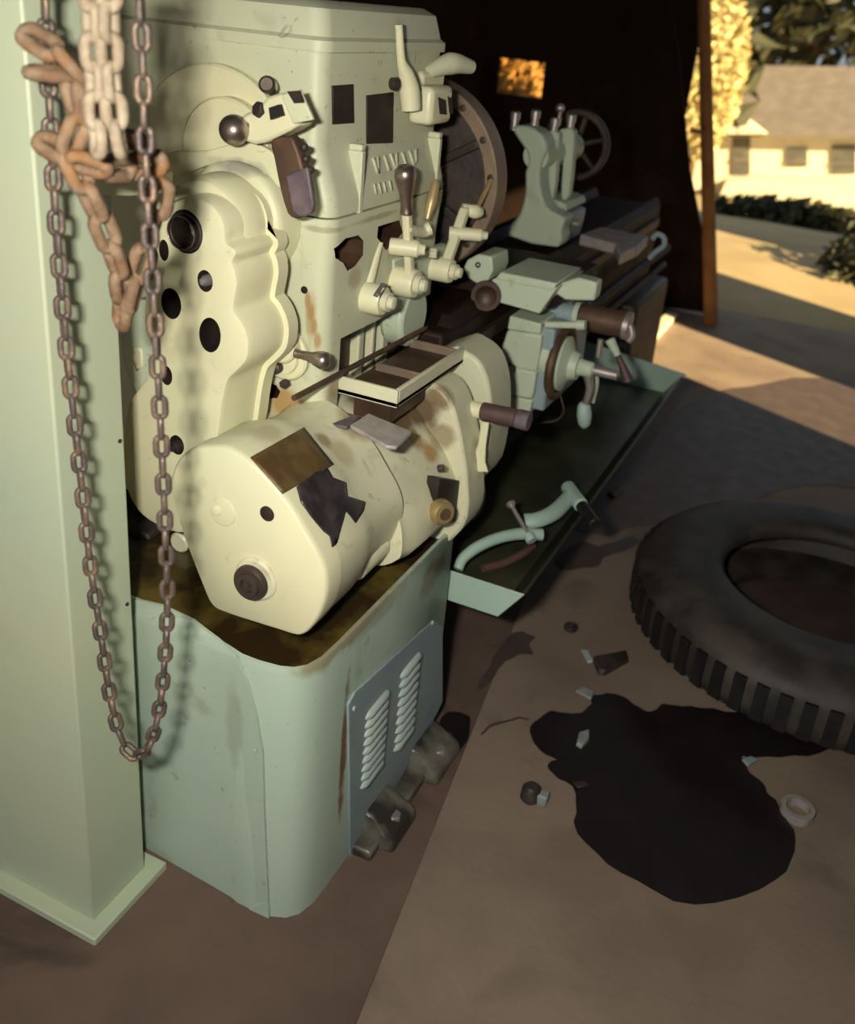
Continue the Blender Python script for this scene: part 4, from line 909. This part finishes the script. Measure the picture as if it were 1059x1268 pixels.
slab('metal_offcut', [(713, 924), (716, 910), (730, 906), (729, 920), (720, 928)], .012, 'scrap_pale', 'small pale blue offcut lying in the black oil stain', 'scrap', z=.0045)
lp_ = thing('pipe_fitting', ZP(660, 982, 0), 'greasy pipe fitting with a square pale end on the concrete', 'fitting')
pc = ZP(658, 980, .022)
obj('fitting_body', turn(pc-Vector((0, 0, .022)), (0, 0, 1), [(0, .020), (.006, .024), (.03, .022), (.040, .014), (.042, 0)], 16), 'scrap_dark', lp_)
obj('fitting_end', box(pc.x+.012, pc.x+.040, pc.y-.012, pc.y+.012, .002, .030), 'scrap_pale', lp_, bevel=.003)
slab('metal_chip', [(918, 942), (930, 938), (938, 943), (926, 950)], .008, 'panel_blue', 'tiny blue chip at the far rim of the oil stain', 'scrap', z=.0045)
slab('paper_scrap', [(708, 969), (724, 968), (730, 973), (716, 977)], .004, 'scrap_dark', 'small dull scrap near the pipe fitting', 'scrap', z=.0045)
tag(obj('pipe_ring', ringY((0, 0), .038, .027, 0, .022, 28), 'grey_plate', None), 'grey pipe ring lying flat on the floor past the oil stain', 'pipe ring')
pe = bpy.data.objects['pipe_ring']; pe.rotation_euler = (math.pi/2, 0, 0); pe.location = ZP(986, 1008, 0)
slab('stone', [(672, 578), (690, 570), (694, 577), (680, 586)], .02, 'panel_blue', 'small blue-grey stone on the dark floor beyond the pan edge', 'stone')
slab('brick_piece', [(752, 612), (762, 605), (772, 612), (760, 620)], .015, 'rust_iron', 'small reddish crumb of brick near the rubber tip', 'brick')

# ------------------------------------------------------------------ outside
pb_, pt_ = YP(882, 395, 5.9), YP(872, 0, 5.9); pb_.z = 0
wp = thing('wooden_post', pb_, 'sunlit brown wooden post leaning at the open end of the shed', 'post')
pdir = (pt_-pb_).normalized(); pt_ = pb_+pdir*(2.9/pdir.z)
obj('post_shaft', tube([pb_, pb_.lerp(pt_, .5), pt_], [.042, .036, .032], 10), 'wood_post', wp)
cz = YP(868, 163, 5.86); obj('post_cleat', box(cz.x-.06, cz.x+.04, 5.84, 5.872, cz.z-.012, cz.z+.012), 'wood_post', wp, bevel=.003)
tag(obj('added_dark_sheet', pY([(820, -60), (840, 60), (854, 210), (872, 300), (879, 388), (790, 376), (776, -60)], 6.05, 6.08), 'wall_board', None), 'added dark sheet covering the bright yard beside the shed end wall', 'sheet')  # made-up sheet, added to keep the bright yard dark here
# long sunlit board at the far end of the pan
tag(obj('timber_board', prism([ZP(788, 432, 0), ZP(802, 434, 0), ZP(838, 394, 0), ZP(826, 390, 0)], (0, 0, .03)), 'house_white', None, bevel=.003), 'pale board lying in the sun past the lathe', 'board')
hs = thing('house', (-1.8, 30.5, -2.9), 'white house with grey gabled roof and dark windows across the yard', 'house')
HYy = 30.
zb = YP(940, 256, HYy).z
def hp(px, py, y=HYy): return YP(px, py, y)
obj('house_wall', pY([(800, 275), (1130, 275), (1130, 158), (800, 158)], HYy, HYy+5), 'house_white', hs)
obj('house_roof', prism([hp(895, 168, HYy-.5), hp(1180, 172, HYy-.5), hp(1180, 90, HYy+2.6), hp(925, 86, HYy+2.6)], (0, .25, .12)), 'house_roof', hs)
obj('house_porch', pY([(885, 258), (1130, 270), (1130, 232), (930, 222), (900, 224)], HYy-1.2, HYy-.1), 'house_white', hs)
obj('gable', pY([(880, 166), (915, 145), (950, 166)], HYy-.6, HYy+1.5), 'house_white', hs)
for x0, x1, y0, y1 in ((907, 929, 170, 216), (974, 1000, 184, 206), (1030, 1060, 180, 215)):
    w = obj('window', pY([(x0, y0), (x1, y0), (x1, y1), (x0, y1)], HYy-.06, HYy+.05), 'window_dark', hs)
    obj('window_rail', pY([(x0, (y0+y1)/2+4), (x1, (y0+y1)/2+4), (x1, (y0+y1)/2+7), (x0, (y0+y1)/2+7)], HYy-.1, HYy-.06), 'house_roof', w)
def foliage(c, rad, n, m, parent, seed, size=.09, name='crown'):
    rn = random.Random(seed); bm = B()
    for i in range(n):
        d = Vector((rn.gauss(0, 1), rn.gauss(0, 1), rn.gauss(0, 1))).normalized()*(rn.random()**.4)
        p = Vector(c)+Vector((d.x*rad[0], d.y*rad[1], d.z*rad[2])); s = size*rn.uniform(.6, 1.4)
        a = Vector((rn.gauss(0, 1), rn.gauss(0, 1), rn.gauss(0, 1))).normalized(); u = a.orthogonal().normalized(); w = a.cross(u)
        vs = [bm.verts.new(p+u*s), bm.verts.new(p+w*s*.5+a*s*.12), bm.verts.new(p-u*s), bm.verts.new(p-w*s*.5+a*s*.12)]
        bm.faces.new((vs[0], vs[1], vs[2])); bm.faces.new((vs[0], vs[2], vs[3]))
    return obj(name, bm, m, parent, flat=True)
def tree(px, py, y, rad, n, m, label, seed, size, gz):
    c = YP(px, py, y); t = thing('tree', (c.x, y, gz), label, 'tree')
    obj('trunk', tube([(c.x, y, gz), (c.x+.05, y, (gz+c.z)/2), (c.x, y, c.z)], [rad[0]*.13, rad[0]*.08], 10), 'bark', t)
    foliage(c, rad, n, m, t, seed, size)
tree(874, 95, 19., (.72, .7, 1.5), 5000, 'pale_leaf', 'young tree with sunlit golden foliage in front of the house', 31, .07, -1.4)
tree(1010, 20, 44., (4.5, 3, 2.4), 700, 'dark_leaf', 'dark green tree rising behind the house roof', 32, .5, -3.)
tree(700, 60, 26., (5.2, 2.5, 3.2), 1600, 'dark_leaf', 'broad dark tree beyond the shed end wall', 33, .45, -1.7)
tree(1090, 330, 8.2, (.42, .5, .42), 500, 'dark_leaf', 'low dark bush at the edge of the sunny yard', 35, .07, -.02)
tree(622, 96, 8.6, (.42, .4, .45), 900, 'amber_leaf', 'golden bush glowing through the gap in the end wall', 37, .06, -.02)
# shaded hedge between yard and house
hg = thing('hedge', (-1.2, 16, -1.0), 'dark clipped hedge in front of the house', 'hedge')
hc0 = YP(985, 268, 16)
foliage((hc0.x, 16, hc0.z), (1.35, .5, .25), 1400, 'dark_leaf', hg, 36, .09)
